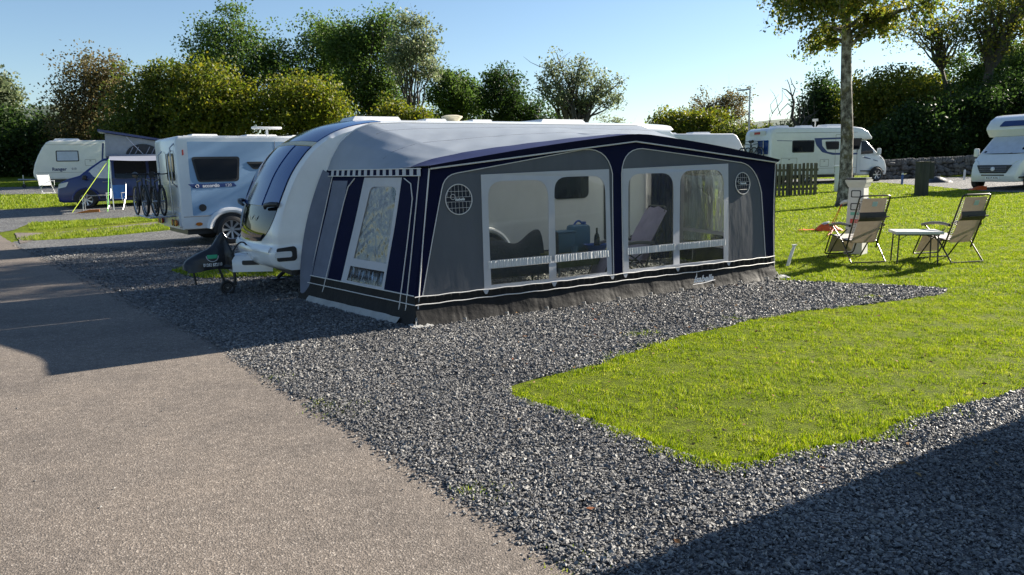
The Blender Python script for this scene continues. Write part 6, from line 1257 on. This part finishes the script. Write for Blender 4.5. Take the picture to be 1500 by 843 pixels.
# dead tree
g = Vector((D(1166, 200, 56).x, 56, 0)); g.z = T(g.x, g.y); t = thing('dead_tree', 'bare dead tree with crooked branches above the white motorhome roof', 'tree', g); Q = lambda px, py: D(px, py, 56)-g
m = MB()
def path(l, r0_, r1_):
    pts = [Q(*p) for p in l]; m.tube(pts, [0.5*(r0_+(r1_-r0_)*i/(len(l)-1)) for i in range(len(l))], 6)
path([(1172, 230), (1170, 190), (1160, 172), (1163, 150), (1160, 140)], 0.3, 0.14); path([(1160, 140), (1152, 132), (1146, 130)], 0.12, 0.05); path([(1161, 142), (1165, 130), (1160, 122), (1158, 114)], 0.1, 0.04); path([(1160, 140), (1156, 124), (1153, 117), (1150, 119)], 0.08, 0.03)
path([(1170, 188), (1172, 160), (1168, 146), (1180, 144)], 0.12, 0.04); path([(1161, 158), (1154, 152), (1146, 160), (1138, 170)], 0.1, 0.03); path([(1170, 190), (1182, 172), (1196, 166)], 0.14, 0.05)
for _ in range(30):
    p = Q(random.uniform(1125, 1190), random.uniform(150, 190)); limb(m, p+Vector((0, 0, -0.8)), p+Vector((random.gauss(0, 0.5), 0, random.uniform(0.3, 1.2))), 0.03, 0.008, 0.12, 4, 4)
m.build('trunk', 'dead_wood', t, smooth=60)
# the birch beside the hook-up post
g = G(1236, 302); bt = thing('birch_tree', 'birch with mossy pale trunk and hanging leafy twigs beside the hook-up post', 'tree', g)
m = MB(); tp = [(-0.05, 0, -0.15, 0.36), (0, 0, 0.15, 0.30), (0.02, 0, 0.8, 0.26), (0.0, 0, 2.2, 0.235), (-0.10, 0.02, 3.8, 0.21), (-0.18, 0.0, 5.4, 0.18), (-0.28, 0.1, 7.2, 0.14), (-0.35, 0.1, 9.8, 0.10), (-0.4, 0.1, 13.5, 0.03)]
m.tube([p[:3] for p in tp], [p[3]*0.8 for p in tp], 14); twig = []
for k in range(120):
    z = random.uniform(6.0, 13) if k > 26 else random.uniform(4.8, 8); a = random.uniform(0, 2*math.pi); L = random.uniform(1.6, 4.6)*(1 if z < 10.5 else 0.75)*(0.8 if z < 7 else 1)
    s = Vector((-0.038*z, 0.03, z)); e = s+Vector((math.cos(a)*L, math.sin(a)*L, L*random.uniform(0.05, 0.55))); mid = s.lerp(e, 0.5)+Vector((0, 0, 0.35*L*0.6))
    pts = [Vector(p) for p in bez(tuple(s), tuple(mid), tuple(e), 7)]; m.tube(pts, [0.055*(1-i/8)+0.008 for i in range(8)], 6)
    for _ in range(9):
        q = pts[random.randint(2, 7)]; dr = random.uniform(0.4, 1.5)*min(1, max(0.3, (q.z-4.2)/3)); w = Vector((random.gauss(0, 0.35), random.gauss(0, 0.35), 0)); tpz = [q+w*u+Vector((0, 0, -dr*u*u)) for u in (0, 0.25, 0.5, 0.75, 1.0)]
        m.tube(tpz, [0.011, 0.009, 0.007, 0.005, 0.003], 4); twig.append(tpz)
ob = m.build('trunk', 'birch_bark', bt, smooth=60)
pos = []
for tz in twig:
    nl_ = random.randint(40, 90) if tz[0].z > 5.2 or random.random() < 0.5 else random.randint(4, 14)
    for _ in range(nl_):
        u = random.random()*3.999; i = int(u); pos.append(tz[i].lerp(tz[i+1], u-i)+Vector((random.gauss(0, 0.10), random.gauss(0, 0.10), random.gauss(-0.03, 0.09))))
pos = np.array(pos); n = len(pos); a = RNG.normal(0, 1, (n, 3)); a /= np.linalg.norm(a, axis=1)[:, None]; b = RNG.normal(0, 1, (n, 3)); b -= (b*a).sum(1)[:, None]*a; b /= np.linalg.norm(b, axis=1)[:, None]; s = 0.09*RNG.uniform(0.6, 1.3, n)[:, None]
V = np.stack([pos-a*s*0.6, pos+b*s*0.45, pos+a*s*0.6, pos-b*s*0.45], 1).reshape(-1, 3); np_mesh('crown', V, np.arange(4*n).reshape(-1, 4), 'leaf_birch', bt)
# ------------------------------------------------------------------ camera, sun, sky
cam = bpy.data.cameras.new('camera'); co = bpy.data.objects.new('camera', cam); COL.objects.link(co)
cam.sensor_width = 36; cam.lens = F/1500*36; cam.clip_end = 5000; cam.clip_start = 0.1
co.matrix_world = Matrix.Translation((0, 0, H)) @ Matrix.Rotation(math.pi/2-PITCH, 4, 'X') @ Matrix.Rotation(ROLL, 4, 'Z'); sc.camera = co
AZ, ELV = R(31.0), R(25.0)
dsun = Vector((math.cos(ELV)*math.cos(AZ), math.cos(ELV)*math.sin(AZ), math.sin(ELV)))
sl = bpy.data.lights.new('sun', 'SUN'); sl.energy = 5.0; sl.angle = R(0.5); sl.color = (1.0, 0.92, 0.79)
so = bpy.data.objects.new('sun', sl); COL.objects.link(so); so.rotation_euler = dsun.to_track_quat('Z', 'Y').to_euler(); so.location = (20, 10, 30)
wd = bpy.data.worlds.new('World'); sc.world = wd; wd.use_nodes = True; nt = wd.node_tree; bg = nt.nodes['Background']
sk_ = nt.nodes.new('ShaderNodeTexSky'); sk_.sky_type = 'NISHITA'; sk_.sun_disc = False; sk_.sun_elevation = ELV; sk_.sun_rotation = math.pi/2-AZ
sk_.air_density = 1.0; sk_.dust_density = 0.25; sk_.ozone_density = 3.0; sk_.altitude = 50
nt.links.new(sk_.outputs[0], bg.inputs[0]); bg.inputs[1].default_value = 0.052
vs_ = sc.view_settings; vs_.view_transform = 'Standard'; vs_.look = 'None'; vs_.gamma = 1; vs_.use_curve_mapping = False; vs_.exposure = 1.62
sc.cycles.max_bounces = 6; sc.cycles.transparent_max_bounces = 12; sc.cycles.transmission_bounces = 4; sc.cycles.diffuse_bounces = 3; sc.cycles.glossy_bounces = 3; sc.cycles.caustics_reflective = False; sc.cycles.caustics_refractive = False
